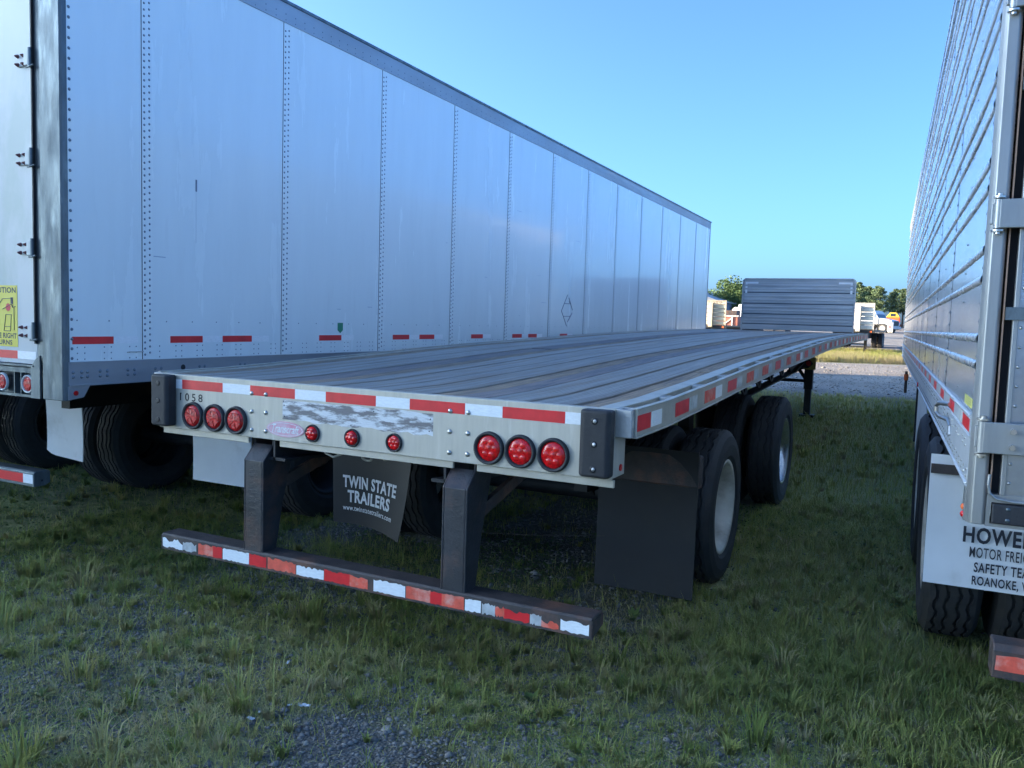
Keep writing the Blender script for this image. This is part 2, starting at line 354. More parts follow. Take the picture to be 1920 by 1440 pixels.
# ------------------------------------------------------------------ wheels
def wheel_meshes(rimmat, Rr=.5, wdt=.27, white=True):
    """dual wheel, outer face towards +x; returns (rim object, tyre object, inner tyre, hub) prototypes' meshes"""
    rb = .285
    g = [-.075, -.028, .028, .075]
    prof = [(-wdt/2*.8, rb), (-wdt/2, rb+.05), (-wdt/2-.006, rb+.12), (-wdt/2+.004, Rr-.04), (-wdt/2+.03, Rr-.006)]
    for q in g: prof += [(q-.008, Rr), (q-.007, Rr-.014), (q+.007, Rr-.014), (q+.008, Rr)]
    prof += [(wdt/2-.03, Rr-.006), (wdt/2-.004, Rr-.04), (wdt/2+.006, rb+.12), (wdt/2, rb+.05), (wdt/2*.8, rb)]
    prof = [(a, r*1.0) for a, r in prof]
    def mod(i, j, a, r):
        if 5 <= j < 5+16: a += .006*(1 if (i//2) % 2 else -1)
        return a, r
    ty = MB().lathe(prof, 'x', 96, mod=mod, smooth=False)
    rp = [(wdt/2*.8+.005, rb+.018), (wdt/2*.8+.012, rb+.024), (wdt/2*.8+.016, rb+.018), (wdt/2*.8+.01, rb-.004), (wdt/2*.5, rb-.02), (0.0, rb-.035), (-.08, rb-.04), (-.10, rb-.06), (-.095, .12), (-.09, .0)]
    rm = MB().lathe(rp, 'x', 56)
    rm.lathe([(-.14, rb-.02), (-.20, rb-.03)], 'x', 40)
    for k in range(10):
        t = 2*math.pi*k/10; rm.cyl((-.095, .14*math.cos(t), .14*math.sin(t)), (-.06, .14*math.cos(t), .14*math.sin(t)), .014, n=6)
    hb = MB().lathe([(-.1, .10), (-.0, .095), (.05, .07), (.055, .0)], 'x', 20)
    return rm, ty, hb
rm, ty, hb = wheel_meshes(None)
def proto_wheel(m, parent):
    r = rm.build('wheel', m, parent); t = ty.build('tyre', TYRE, r); t2 = share(t, r, (-.33, 0, 0)); h = hb.build('hub', STEEL, r); return r
def put_wheels(parent, xs_out, ys, z, m, R_=.5):
    first = None
    for y in ys:
        for sgn, xo in xs_out:
            if first is None: first = proto_wheel(m, parent); o = first
            else: o = copy_tree(first, parent)
            o.location = (xo-sgn*.115, y, z); o.rotation_euler = (random.random()*6 if sgn > 0 else random.random()*6, 0, 0 if sgn > 0 else math.pi)
            o.scale = (1, R_/.5, R_/.5)

# ------------------------------------------------------------------ flatbed trailer
DECK = [(0, 1.325), (.5, 1.328), (1.35, 1.357), (2.0, 1.383), (2.6, 1.408), (3.4, 1.435), (4.5, 1.463), (5.5, 1.490), (7, 1.529), (8.8, 1.560), (11, 1.585), (12.5, 1.597), (15, 1.600)]
def dz(y): return lerp_prof(DECK, y)
YS = [0, .25, .5, .75, 1, 1.35, 1.7, 2, 2.3, 2.6, 3, 3.4, 4, 4.5, 5, 5.5, 6.2, 7, 8, 8.8, 10, 11, 12, 13, 14, 14.6]
def along(x0, x1, y0, y1, t0, t1, mb=None, mi=0, ribs=0):
    """strip between x0..x1 that follows the cambered deck; t0/t1 = bottom/top relative to deck level"""
    mb = mb or MB(); ys = [y0]+[y for y in YS if y0 < y < y1]+[y1]
    if ribs:
        xs = [(x0, t1)]; wdt = (x1-x0)/ribs
        for k in range(ribs):
            a = x0+k*wdt; xs += [(a+wdt*.2, t1), (a+wdt*.3, t1-.004), (a+wdt*.7, t1-.004), (a+wdt*.8, t1)]
        xs += [(x1, t1), (x1, t0), (x0, t0)]
    else: xs = [(x0, t1), (x1, t1), (x1, t0), (x0, t0)]
    n = len(xs); v = [(x, y, dz(y)+t) for y in ys for x, t in xs]
    f = [(i*n+j, i*n+(j+1) % n, (i+1)*n+(j+1) % n, (i+1)*n+j) for i in range(len(ys)-1) for j in range(n)]
    f += [tuple(range(n))[::-1], tuple(range((len(ys)-1)*n, len(ys)*n))]
    return mb.add(v, f, mi)

FB = empty('flatbed_trailer', (0, 0, 0), label='empty aluminium flatbed trailer in the middle with striped rear sill and plank deck', category='trailer')
YR0, YR1 = .045, 14.56
for a, b in [(-1.115, -.873), (-.855, -.646), (-.318, -.184), (-.166, .032), (.052, .179), (.197, .396), (.681, .875), (.911, 1.090)]:
    along(a, b, YR0, YR1, -.03, random.uniform(-.002, .001), ribs=max(4, int((b-a)/.022))).build('deck_plank', ALUD, FB)
for a, b, mm in [(-.630, -.440, WOODD), (-.431, -.334, WOODB), (.413, .518, WOODB), (.527, .664, WOODD)]:
    y = YR0
    while y < YR1:
        y2 = min(YR1, y+random.uniform(3.2, 4.9)); along(a+random.uniform(0, .003), b, y, y2-.006, -.03, -.003+random.uniform(-.003, .002)).build('wood_plank', mm, FB); y = y2
for a, b in [(-1.252, -1.130), (1.108, 1.212)]:
    y = YR0
    while y < YR1:
        y2 = min(YR1, y+random.uniform(.9, 2.2)); along(a, b, y, y2-.008, -.03, -.004+random.uniform(-.004, .002)).build('nailer_board', WOODB, FB); y = y2
for a, b in [(-1.128, -1.124), (-.634, -.633), (.887, .900), (1.1, 1.106)]:
    pass
along(-1.25, 1.21, .05, 14.55, -.045, -.034).build('deck_underlay', SEAM, FB)
for sx, nm in ((1, 'R'), (-1, 'L')):
    mb = MB()
    lo, hi = (1.216, 1.293) if sx > 0 else (-1.293, -1.256)
    along(lo, hi, .02, 14.6, -.012, .002, mb); along(1.283*sx if sx > 0 else -1.293, 1.293*sx if sx > 0 else -1.283, .02, 14.6, -.135, -.012, mb)
    along(min(1.2*sx, 1.283*sx), max(1.2*sx, 1.283*sx), .02, 14.6, -.135, -.125, mb)
    mb.build('side_rail', ALU, FB, bevel=.002, seg=1)
    mb = MB(); x0, x1 = (1.362, 1.372) if sx > 0 else (-1.372, -1.362)
    along(x0, x1, .06, 14.55, -.112, -.004, mb); a, b = (1.352, 1.376) if sx > 0 else (-1.376, -1.352)
    along(a, b, .06, 14.55, -.004, .004, mb); along(a, b, .06, 14.55, -.12, -.112, mb)
    mb.build('rub_rail', ALU, FB, bevel=.002, seg=1)
    sp = None; k = 0; y = .02
    while y < 14.5:
        if sp is None:
            q = MB(); xa, xb = 1.2935, 1.3615
            q.box(xa, xb, 0, .006, -.115, .001); q.box(xa, xb, .089, .095, -.115, .001); q.box(1.355, xb, .006, .089, -.115, .001); q.box(xa, xa+.006, .006, .089, -.115, .001)
            sp = q.build('stake_pocket', ALUC, FB, bevel=.003, seg=1); o = sp
            s2 = MB().cyl((1.294, 0, -.05), (1.361, 0, -.05), .011, n=8); spool = s2.build('spool', ALUC, FB); o2 = spool
        else:
            o = share(sp, FB); o2 = share(spool, FB)
        o.location = (0, y, dz(y)); o2.location = (0, y+.33, dz(y+.33)-.01)
        if sx < 0: o.scale = (-1, 1, 1); o2.scale = (-1, 1, 1)
        y += .6
    # reflective tape on the rub rail
    if sx > 0:
        y = .065; k = 0
        while y < 14.3:
            c, wd = (TRED if k < 2 else TREDF if k % 3 else TRED), (.245 if k else .18)
            faded = random.random() < .35 and k > 1
            along(1.3722, 1.3732, y, y+wd, -.092, -.026).build('reflective_tape', c, FB)
            along(1.3722, 1.3732, y+wd+.008, y+wd+.165, -.092, -.026).build('reflective_tape', TWHTF if faded or k % 2 else TWHT, FB)
            y += .567; k += 1

# rear sill
m_ = MB().box(-1.295, 1.295, 0, .012, 1.035, 1.325)
m_.box(-1.295, 1.295, .012, .045, 1.313, 1.325); m_.box(1.283, 1.295, .012, .155, 1.04, 1.205); m_.box(-1.295, -1.283, .012, .155, 1.04, 1.205)
m_.box(1.283, 1.295, .012, .02, 1.205, 1.313)
m_.build('rear_sill', SILLM, FB, bevel=.003)
m_ = MB()
for a, b in [(-1.28, -.665), (-.46, .545), (.665, 1.3)]: m_.box(a, b, .014, .03, 1.002, 1.034)
m_.build('sill_lip', ALU, FB, bevel=.002, seg=1)
T = [(-1.181, -1.122, TWHT), (-1.122, -.831, TRED), (-.831, -.643, TWHT), (-.643, -.352, TRED), (-.352, -.162, TWHT), (-.162, .131, TRED), (.131, .318, TWHT), (.318, .607, TRED), (.607, .792, TWHT), (.792, 1.083, TRED), (1.083, 1.17, TWHT)]
for a, b, mm in T: MB().box(a+.0005, b-.0005, -.0012, -.0002, 1.2505, 1.2995).build('reflective_tape', mm, FB)
def rivet(x, z, r=.0115, y=0, mm=BOLT, p=FB, nrm=(0, -1, 0), name='rivet'): return MB().dome((x, y, z), nrm, r, r*.62, n=14, rings=3).build(name, mm, p)
for x in (-.632, -.5385, .532, .6245):
    for z in (1.260, 1.168, 1.075): rivet(x, z, y=-.0014)
fn = lambda x0, z0: (lambda a, b: (x0+a, -.0012, z0+b))
text('fleet_number', '1058', fn(-1.138, 1.188), .165, .042, BLK, FB, bold=.012, space=1.45)
MB().prism([(-1.1385, 1.222), (-1.1385, 1.226), (-1.128, 1.230), (-1.128, 1.222)], 1, -.0012, -.0002).build('fleet_number', BLK, FB)
# scraped patch left by a removed plate
q = MB(); n = 26
top = [(-.43+.875*i/n, 1.243+random.uniform(-.004, .003)) for i in range(n+1)]; bot = [(-.43+.875*i/n, 1.142+random.uniform(-.007, .006)) for i in range(n, -1, -1)]
q.add([(x, -.0006, z) for x, z in top+bot], [tuple(range(2*n+2))]); q.build('scraped_patch', PATCH, FB)
mb = MB()
for x, z in [(-.42, 1.215), (-.418, 1.16), (-.01, 1.15), (.43, 1.215), (.425, 1.16), (-.425, 1.235), (.12, 1.226)]: mb.dome((x, -.0008, z), (0, -1, 0), .0035, .001, n=8, mi=0)
mb.build('screw_hole', BLK, FB)
# oval badge
q = MB(); n = 40; ov = lambda rx, rz, y: [(-.411+rx*math.cos(2*math.pi*i/n), y, 1.0955+rz*math.sin(2*math.pi*i/n)) for i in range(n)]
v = ov(.119, .039, -.0002)+ov(.119, .039, -.0035); q.add(v, [(i, (i+1) % n, n+(i+1) % n, n+i) for i in range(n)]+[tuple(range(n, 2*n))])
bd = q.build('oval_badge', BADGE, FB, label='faded pink oval maker badge')
q = MB(); a = ov(.112, .033, -.0042); b = ov(.108, .030, -.0042); q.add(a+b, [(i, (i+1) % n, n+(i+1) % n, n+i) for i in range(n)]); q.build('badge_border', WPR, bd)
text('badge_lettering', 'Transcraft', lambda a, b: (-.505+a+b*.28, -.0042, 1.077+b), .178, .042, WPR, bd, bold=.018, space=.95)
# lights
def round_light(x, z, r, name='tail_light', depth=.012, lens=LENS, p=FB, ring=RUBBER, y=-.0005, bulge=.006):
    g = MB().lathe([(0, r), (-depth, r*.97), (-depth*1.15, r*.9), (-depth*.9, r*.80), (-depth*.3, r*.77)], 'y', 36)
    o = g.build(name, ring, p); o.location = (x, y, z)
    l = MB(); l.lathe([(-depth*.3, r*.77), (-depth*.5-bulge*.4, r*.72), (-depth*.5-bulge, r*.45), (-depth*.5-bulge*1.2, 0.0)], 'y', 32); l.build('lens', lens, o)
    k = MB()
    for i in range(7 if (x > 0 or r < .05) else 0):
        t = i*math.pi/3; rr = 0 if i == 6 else r*.42
        k.dome((rr*math.cos(t), -depth*.5-bulge*1.0, rr*math.sin(t)), (0, -1, 0), r*.19, r*.03, n=12, rings=2)
    if k.v: k.build('led', lens, o)
    else:
        for i in range(6):
            t = i*math.pi/3+.3; k.prism([(rr_*math.cos(t+dd), rr_*math.sin(t+dd)) for rr_, dd in ((r*.12, 0), (r*.6, -.42), (r*.6, .42))], 1, -depth*.5-bulge*1.22, -depth*.5-bulge*.9)
        k.build('facet', lens, o)
    return o
for s_ in (-1, 1):
    for x in (.733, .8835, 1.0369): round_light(s_*x, 1.1143, .073, lens=(LENS if s_ < 0 else LENS2), bulge=.010 if s_ < 0 else .005, depth=.016)
for k, x in enumerate((-.238, 0, .238)): round_light(x, 1.091, .044, 'marker_light', .010, LENS2, bulge=.016 if k < 2 else .004)
q = MB().cyl((1.2952, .10, 1.075), (1.300, .10, 1.075), .014, n=16).build('side_marker', LENS, FB)
# dock bumpers
for x0, x1 in ((1.172, 1.303), (-1.29, -1.163)):
    prof = [(x0, .001), (x0, -.052), (x0+.012, -.068), (x1-.012, -.068), (x1, -.052), (x1, .001)]
    b = MB().prism(prof, 2, 1.05, 1.324).build('dock_bumper', RUBBER, FB, bevel=.012, seg=3)
    for z in (1.085, 1.186, 1.279):
        xc = (x0+x1)/2
        h = MB().lathe([(0, .0135), (-.0015, .0135), (-.0015, .009)], 'y', 18).build('bolt_recess', BLK, b); h.location = (xc, -.0685, z)
        if x0 > 0: MB().dome((xc+.002, -.0685, z), (0, -1, 0), .0085, .004, n=10).build('bolt', ALUC, b)
        else: MB().cyl((xc, -.0705, z), (xc, -.0685, z), .009, n=14).build('bolt', BLK, b)
# under-ride guard
g = MB(); g.prism([(-.03, .374), (-.03, .452), (-.022, .462), (.088, .462), (.1, .45), (.1, .43), (.09, .45), (-.018, .45), (-.018, .374)], 0, -1.245, 1.245)
bar = g.build('underride_bar', STEELR, FB, bevel=.002, seg=1)
for s_ in (-1, 1): MB().prism([(-.0295, .376), (-.0295, .45), (.099, .449), (.099, .40)], 0, s_*1.2455, s_*1.2485).build('end_plate', STEELR, bar)
def ragged(x0, x1, z0, z1, mm, amp=.008, cutl=0, nm='worn_tape'):
    n = max(8, int((x1-x0)/.012)); off = 0; tp = []
    for i in range(n+1):
        off = .6*off+random.uniform(-amp, amp); tp.append((x0+(x1-x0)*i/n, z1-abs(off)))
    bt = [(x0+(x1-x0)*i/n, z0+abs(random.gauss(0, amp*.4))) for i in range(n, -1, -1)]
    MB().add([(x, -.0312, z) for x, z in tp+bt], [tuple(range(2*n+2))]).build(nm, mm, bar)
zt = lambda x: .440-.0*x
for a, b, mm, am, dzt in [(-1.235, -1.085, TWHT, .010, -.002), (-1.083, -.985, TWHTF, .010, -.004), (-.97, -.865, TREDF, .005, 0), (-.865, -.80, TRED, .004, 0), (-.795, -.615, TWHT, .004, 0), (-.613, -.50, TRED, .003, 0), (-.49, -.31, TREDF, .006, 0), (-.305, -.135, TWHT, .008, -.006), (-.133, .02, TRED, .004, -.002), (.02, .125, TREDF, .004, -.004), (.158, .335, TWHT, .004, 0), (.34, .47, TREDF, .003, -.002), (.47, .53, TRED, .003, -.004), (.53, .645, TREDF, .003, -.002), (.65, .73, TWHT, .004, -.004), (.735, .80, TWHTF, .009, -.006), (.80, .845, TREDF, .009, -.006), (.845, .965, TRED, .006, -.014), (.968, 1.02, TWHTF, .006, -.012), (1.02, 1.10, TREDF, .008, -.028), (1.108, 1.235, TWHT, .006, -.008)]:
    ragged(a, b, .385, .447+dzt, mm, am*1.5)
for xa, xb in ((-.658, -.528), (.517, .645)):
    P = [(-.026, .452), (-.026, .925), (.045, 1.0), (.045, 1.03), (.20, 1.03), (.19, .93), (.12, .70), (.07, .452)]
    g = MB().prism(P, 0, xa, xa+.010); g.prism(P, 0, xb-.010, xb)
    g.box(xa+.010, xb-.010, -.025, -.017, .452, .925); g.add([(xa+.01, -.025, .925), (xb-.01, -.025, .925), (xb-.01, .045, 1.0), (xa+.01, .045, 1.0)], [(0, 1, 2, 3)])
    g.build('guard_post', STEEL, FB, bevel=.004)
    MB().prism([(.04, .74), (.04, .80), (.95, 1.03), (.95, .97)], 0, (xa+xb)/2+.03, (xa+xb)/2+.055).build('guard_brace', STEELR, FB)
# frame
FRB = [(0, .93), (.9, .88), (5.0, .90), (5.6, .80), (7.5, .86), (11.7, .99), (10.6, 1.22), (14.6, 1.27)]
for s_ in (-1, 1):
    x = .5*s_; g = MB(); ys = [.02, .9, 2, 3, 4, 5, 5.6, 6.6, 7.5, 8.5, 9.5, 10.5, 11.7, 10.6, 13.4, 14.55]
    for a, b in zip(ys, ys[1:]):
        for lo, hi, hw in ((None, 0, .07), (0, None, .07)):
            if lo is None:  # top flange
                v = [(x-hw, a, dz(a)-.155), (x+hw, a, dz(a)-.155), (x+hw, b, dz(b)-.155), (x-hw, b, dz(b)-.155)]; th = .015
            else:
                v = [(x-hw, a, lerp_prof(FRB, a)), (x+hw, a, lerp_prof(FRB, a)), (x+hw, b, lerp_prof(FRB, b)), (x-hw, b, lerp_prof(FRB, b))]; th = .015
            g.add(v+[(p[0], p[1], p[2]+th) for p in v], [(0, 3, 2, 1), (4, 5, 6, 7), (0, 1, 5, 4), (1, 2, 6, 5), (2, 3, 7, 6), (3, 0, 4, 7)])
        solid = a < 5.5 or a > 11.6
        if solid: g.prism([(a, lerp_prof(FRB, a)), (b, lerp_prof(FRB, b)), (b, dz(b)-.15), (a, dz(a)-.15)], 0, x-.006, x+.006)
    g.build('main_beam', FRAME, FB)
    y = 6.0; k = 0
    while y < 11.5:   # open web: posts and diagonals
        zt_, zb_ = dz(y)-.15, lerp_prof(FRB, y)
        MB().prism([(y-.06, zb_), (y+.06, zb_), (y+.06, zt_), (y-.06, zt_)], 0, x-.012, x+.012).build('web_post', FRAME, FB)
        y2 = y+.95; MB().prism([(y+.06, zt_-.03), (y+.06, zt_-.12), (y2-.1, lerp_prof(FRB, y2)+.01), (y2-.02, lerp_prof(FRB, y2)+.01)], 0, x-.01, x+.01).build('web_diagonal', FRAME, FB)
        y += .95
cm = MB().box(-1.2, 1.2, -.03, .03, -.006, 0).box(-1.2, 1.2, -.003, .003, -.09, -.006).box(-1.2, 1.2, -.03, .03, -.096, -.09).build('crossmember', FRAME, FB)
cm.location = (0, .35, dz(.35)-.048); y = .85
while y < 14.4: share(cm, FB, (0, y, dz(y)-.048)); y += .5
AX = [(2.24, .50), (4.75, .54)]
for y, z in AX:
    MB().cyl((-.95, y, z), (.95, y, z), .065, n=16).build('axle', FRAME, FB)
    for s_ in (-1, 1):
        MB().prism([(y-.6, z+.22), (y-.6, .92), (y-.45, .92), (y-.42, z+.05)], 0, s_*.5-.05, s_*.5+.05).build('spring_hanger', FRAME, FB)
        MB().prism([(y-.55, z+.1), (y+.45, z+.02), (y+.45, z+.08), (y-.55, z+.18)], 0, s_*.5-.045, s_*.5+.045).build('trailing_arm', FRAME, FB)
        MB().cyl((s_*.5, y+.38, z+.07), (s_*.5, y+.38, z+.33), .13, .14, n=18).build('air_spring', RUBBER, FB)
        MB().cyl((s_*.62, y-.3, z+.05), (s_*.62, y-.12, z+.12), .085, n=16).build('brake_chamber', FRAME, FB)
put_wheels(FB, [(1, 1.285), (-1, -1.285)], [2.24], .50, RIMW)
put_wheels(FB, [(1, 1.285), (-1, -1.285)], [4.75], .54, RIMA)
# mudflaps and hangers
def sheet(fn, nu, nv, th, mb=None):
    mb = mb or MB(); P = [[Vector(fn(i/nu, j/nv)) for j in range(nv+1)] for i in range(nu+1)]
    v = [p for r in P for p in r]; k = nv+1; f = [(i*k+j, (i+1)*k+j, (i+1)*k+j+1, i*k+j+1) for i in range(nu) for j in range(nv)]
    mb.add(v, f, 0, True); mb.add([p+Vector((0, th, 0)) for p in v], [q[::-1] for q in f], 0, True)
    e = [(i, 0) for i in range(nu+1)]+[(nu, j) for j in range(1, nv+1)]+[(i, nv) for i in range(nu-1, -1, -1)]+[(0, j) for j in range(nv-1, 0, -1)]
    b = [P[i][j] for i, j in e]; n = len(b); mb.add(b+[p+Vector((0, th, 0)) for p in b], [(i, (i+1) % n, n+(i+1) % n, n+i) for i in range(n)])
    return mb
sheet(lambda a, b: (.685+.60*a, 1.5+.03*math.sin(b*2)*(1-b)+.012*math.sin(a*3), .95-.86*b), 10, 12, .008).build('mudflap', FLAPB, FB)
MB().box(.66, 1.30, 1.512, 1.56, .74, .93).build('flap_hanger', STEELR, FB, bevel=.01)
def tw(a, b):   # left flap hangs curled
    cur = math.sin(a*math.pi)*.05*b
    return (-1.16+.66*a+.02*b*(1-a)-.08*b*b*a, 1.30+cur-.05*b*a, 1.0-.74*b-.055*b*a+.02*math.sin(a*3)*b)
fl = sheet(tw, 14, 14, .007).build('mudflap', FLAPB, FB, label='black mudflap lettered TWIN STATE TRAILERS')
def on_flap(u0, v0, su, sv):
    def g(a, b):
        p = Vector(tw(u0+a*su, v0-b*sv)); return (p.x, p.y-.004, p.z)
    return g
text('flap_lettering', 'TWIN STATE', on_flap(.13, .665, 1, 1), .72, .115, WPR, fl, bold=.035, space=1.08)
text('flap_lettering', 'TRAILERS', on_flap(.19, .80, 1, 1), .59, .115, WPR, fl, bold=.035, space=1.08)
text('flap_lettering', 'www.twinstatetrailers.com', on_flap(.13, .875, 1, 1), .70, .048, WPR, fl, bold=.015, space=1.1)
MB().box(-1.2, -.50, 1.31, 1.35, .97, 1.02).build('flap_hanger', STEELR, FB)
# rope
pts = [(-.02+.05*math.sin(t), .08+.02*t, .985+.018*math.cos(t*1.0)-.01*t*.2) for t in np.linspace(0, 9, 34)]
MB().tube([(-.22, .07, .99), (-.16, .06, .975), (-.1, .07, 1.0)]+pts+[(.14, .1, .99)], .006, n=6).build('rope', ROPE, FB)
MB().tube([(-.1, 1.42, .31), (.3, 1.41, .352), (.78, 1.4, .42)], .0014, n=5).build('loose_wire', BARK, FB)
# landing gear
for s_ in (-1, 1):
    zf = gz(12)+.0; x = .62*s_
    g = MB().box(x-.07, x+.07, 11.93, 12.07, .62, 1.45); g.box(x-.055, x+.055, 11.945, 12.055, zf+.04, .62); g.box(x-.12, x+.12, 11.87, 12.13, zf, zf+.045)
    g.build('landing_leg', FRAME, FB, bevel=.006)
    MB().cyl((x, 12, .72), (x-.34*s_, 12, 1.2), .03, n=8).build('leg_brace', FRAME, FB)
MB().cyl((-.6, 12, .76), (.6, 12, .76), .028, n=8).build('cross_shaft', FRAME, FB)
sg = MB().box(.37, .74, 11.85, 11.86, .965, 1.175).build('arrow_sign', mat('dull_yellow', (.36, .30, .09), .5), FB, bevel=.002, seg=1, label='yellow board with dark arrow shape and red spot')
MB().prism([(.41, .99), (.62, .99), (.70, 1.07), (.62, 1.15), (.41, 1.15)], 1, 11.847, 11.849).build('arrow_print', NAVY, sg)
MB().cyl((.62, 11.843, 1.07), (.62, 11.846, 1.07), .045, n=8).build('red_spot', RPR, sg)
# headboard
HY = 14.59; zs = [1.605, 1.736, 1.942, 2.157, 2.384, 2.60]; W2 = 1.075
for k, (a, b) in enumerate(zip(zs, zs[1:])):
    g = MB().box(-W2, W2, HY, HY+.05, a+.012, b-.012)
    if b-a > .15:
        for t in (.33, .66): z = a+(b-a)*t; g.prism([(HY+.001, z-.02), (HY-.010, z-.012), (HY-.010, z+.012), (HY+.001, z+.02)], 0, -W2+.01, W2-.01)
    g.build('headboard_panel', HB, FB)
    if k: MB().box(-W2, W2, HY+.012, HY+.04, a-.0118, a+.0118).build('panel_joint', HBD, FB)
g = MB().prism([(-1.1, 1.6), (-1.08, 1.6), (-1.08, 2.62), (-1.04, 2.655), (1.04, 2.655), (1.08, 2.62), (1.08, 1.6), (1.1, 1.6), (1.1, 2.63), (1.05, 2.675), (-1.05, 2.675), (-1.1, 2.63)], 1, HY-.02, HY+.07)
g.build('headboard_frame', HB, FB); MB().box(-1.07, 1.07, HY+.002, HY+.045, 2.59, 2.654).build('headboard_panel', HB, FB)
for s_ in (-1, 1):
    g = MB().box(min(s_*1.04, s_*1.0), max(s_*1.04, s_*1.0), HY-.0035, HY-.0015, 2.37, 2.60); g.box(min(s_*.999, s_*.78), max(s_*.999, s_*.78), HY-.0035, HY-.0015, 2.56, 2.60)
    g.build('corner_tape', TAPEG, FB)

# ------------------------------------------------------------------ white box van trailer (left)
VYAW = .0047; VX, VY = -1.8688, -.1278; VW = 2.59
VT = empty('box_van_trailer', (VX, VY, 0), VYAW, label='tall white riveted box van trailer at left with galvanised corner post and caution sticker', category='trailer')
L0 = .496; J = [L0+1.2192*i for i in range(13)]; VL = J[-1]-.0; z0, z1, z2, z3 = 1.358, 3.7526, 3.9102, 1.2256
edges = [0.012]+J
for a, b in zip(edges, edges[1:]): MB().box(-.004, 0, a+.0015, b-.0015, z0, z1).build('side_panel', WHITEP, VT)
nose = MB().box(-.006, .004, VL, VL+.06, z0, z2-.004).build('nose_trim', RAILW, VT)
MB().box(-.03, -.004, .01, VL, z0, z1).build('side_lining', SEAM, VT)
MB().box(-VW, -VW+.02, .0, VL+.06, z3, z2-.01).build('far_side', WHITEP, VT)
MB().box(-VW+.02, -.03, VL+.02, VL+.06, z3, z2-.01).build('front_wall', WHITEP, VT)
MB().box(-VW+.02, -.02, 0.02, VL+.02, z2-.03, z2-.012).build('roof', RAILW, VT)
g = MB().box(-.02, .006, .002, VL+.06, z1, z2-.022); g.box(-.03, .014, .002, VL+.08, z2-.0215, z2, mi=1)
g.build('top_rail', [RAILW, GALV], VT)
g = MB().box(-.03, .006, .004, VL+.06, z3, z0-.006); g.box(-.03, .012, .004, VL+.06, z3-.004, z3+.006); g.box(-.03, .010, .004, VL+.06, z0-.012, z0-.0015)
g.build('bottom_rail', RAILW, VT)
MB().box(-VW+.02, -.03, .02, VL+.02, z3+.02, z3+.06).build('floor_underside', FRAME, VT)
cmv = MB().box(-VW+.05, -.03, -.025, .025, z3-.005, z3+.02).build('crossmember', FRAME, VT); cmv.location = (0, .4, 0)
for k in range(1, 52): share(cmv, VT, (0, .4+.305*k, 0))
def strip(i):
    g = MB(); g.box(.0005, .0022, -.000, .070, z0+.004, z1-.004, 0)
    for yy in (.017, .053):
        z = z0+.03+(.0 if yy < .03 else .012)
        while z < z1-.03: g.dome((.0022, yy, z), (1, 0, 0), .0078, .0045, n=6, rings=2, mi=1); z += .0372
    return g
st = strip(0).build('rivet_strip', [WHITEP, RIVET], VT); st.location = (0, J[0], 0)
for j in J[1:-1]: share(st, VT, (0, j, 0))
for j in J[:-1]: MB().box(.0001, .0028, j-.0035, j-.0008, z0+.003, z1-.002).build('seam_line', SEAM, VT)
z = z0+.02; cr_ = MB().dome((.0003, .027, 0), (1, 0, 0), .0092, .006, n=8, rings=2).build('corner_rivet', RIVET, VT); cr_.location = (0, 0, z)
while z < z1-.06: z += .0545; share(cr_, VT, (0, 0, z))
g = MB(); s_ = .06
while s_ < VL-.1:
    if min(abs(s_-j-.03) for j in J) > .06: g.dome((.0003, s_, 1.591), (1, 0, 0), .0048, .003, n=6)
    s_ += .205
s_ = .06
while s_ < VL-.2:
    for dd in (0, .046):
        if min(abs(s_+dd-j-.03) for j in J) > .05:
            for z in (1.439, 1.406, 1.372): g.dome((.0003, s_+dd, z), (1, 0, 0), .0046, .003, n=6)
    s_ += .172
g.build('panel_rivets', RIVET, VT)
g = MB(); s_ = .2
while s_ < VL:
    for z in (z1+.02, z1+.06): g.dome((.0062, s_, z), (1, 0, 0), .005, .003, n=6)
    s_ += .102
g.build('top_rail_rivets', RIVET, VT)
for a in [.029, .081, .118, .199, .246, .386, .433, .584, .629, .936, .98, 1.30, 1.345, 1.6, 1.65]:
    for z in (1.300, 1.273): MB().dome((.0062, a, z), (1, 0, 0), .0105, .006, n=12).build('rail_bolt', RIVET, VT)
MB().cyl((.006, .80, 1.30), (.0068, .80, 1.30), .018, n=18).build('drain_hole', BLK, VT)
MB().tube([(.004, .385, 1.405), (.006, .40, 1.407), (.004, .50, 1.407)], .003, n=6).build('wire_clip', ALUC, VT)
tp = [(.028, .294, 1), (.294, .464, 0), (.703, .967, 1), (.967, 1.14, 0), (1.14, 1.415, 1), (1.415, 1.586, 0), (2.146, 2.427, 1), (2.427, 2.591, 0), (3.16, 3.428, 1), (3.428, 3.60, 0), (3.601, 3.869, 1), (3.869, 4.03, 0), (4.606, 4.867, 1), (4.867, 5.05, 0), (5.584, 5.842, 1), (5.842, 6.02, 0), (6.021, 6.269, 1), (6.269, 6.43, 0), (6.993, 7.25, 1), (7.25, 7.43, 0)]
tp += [(t+k*2.45, t+k*2.45+.26, 1) for k in range(3) for t in (8.0,)]+[(8.26+k*2.45, 8.43+k*2.45, 0) for k in range(3)]
for a, b, c_ in tp: MB().box(.0004, .0014, a+.001, b-.001, 1.457, 1.500).build('reflective_tape', TRED if c_ else TWHT, VT)
MB().prism([(2.375, 1.60), (2.445, 1.60), (2.445, 1.54), (2.41, 1.515), (2.375, 1.54)], 0, .0004, .0012).build('green_sticker', mat('green_sticker', (.02, .22, .12), .5), VT)
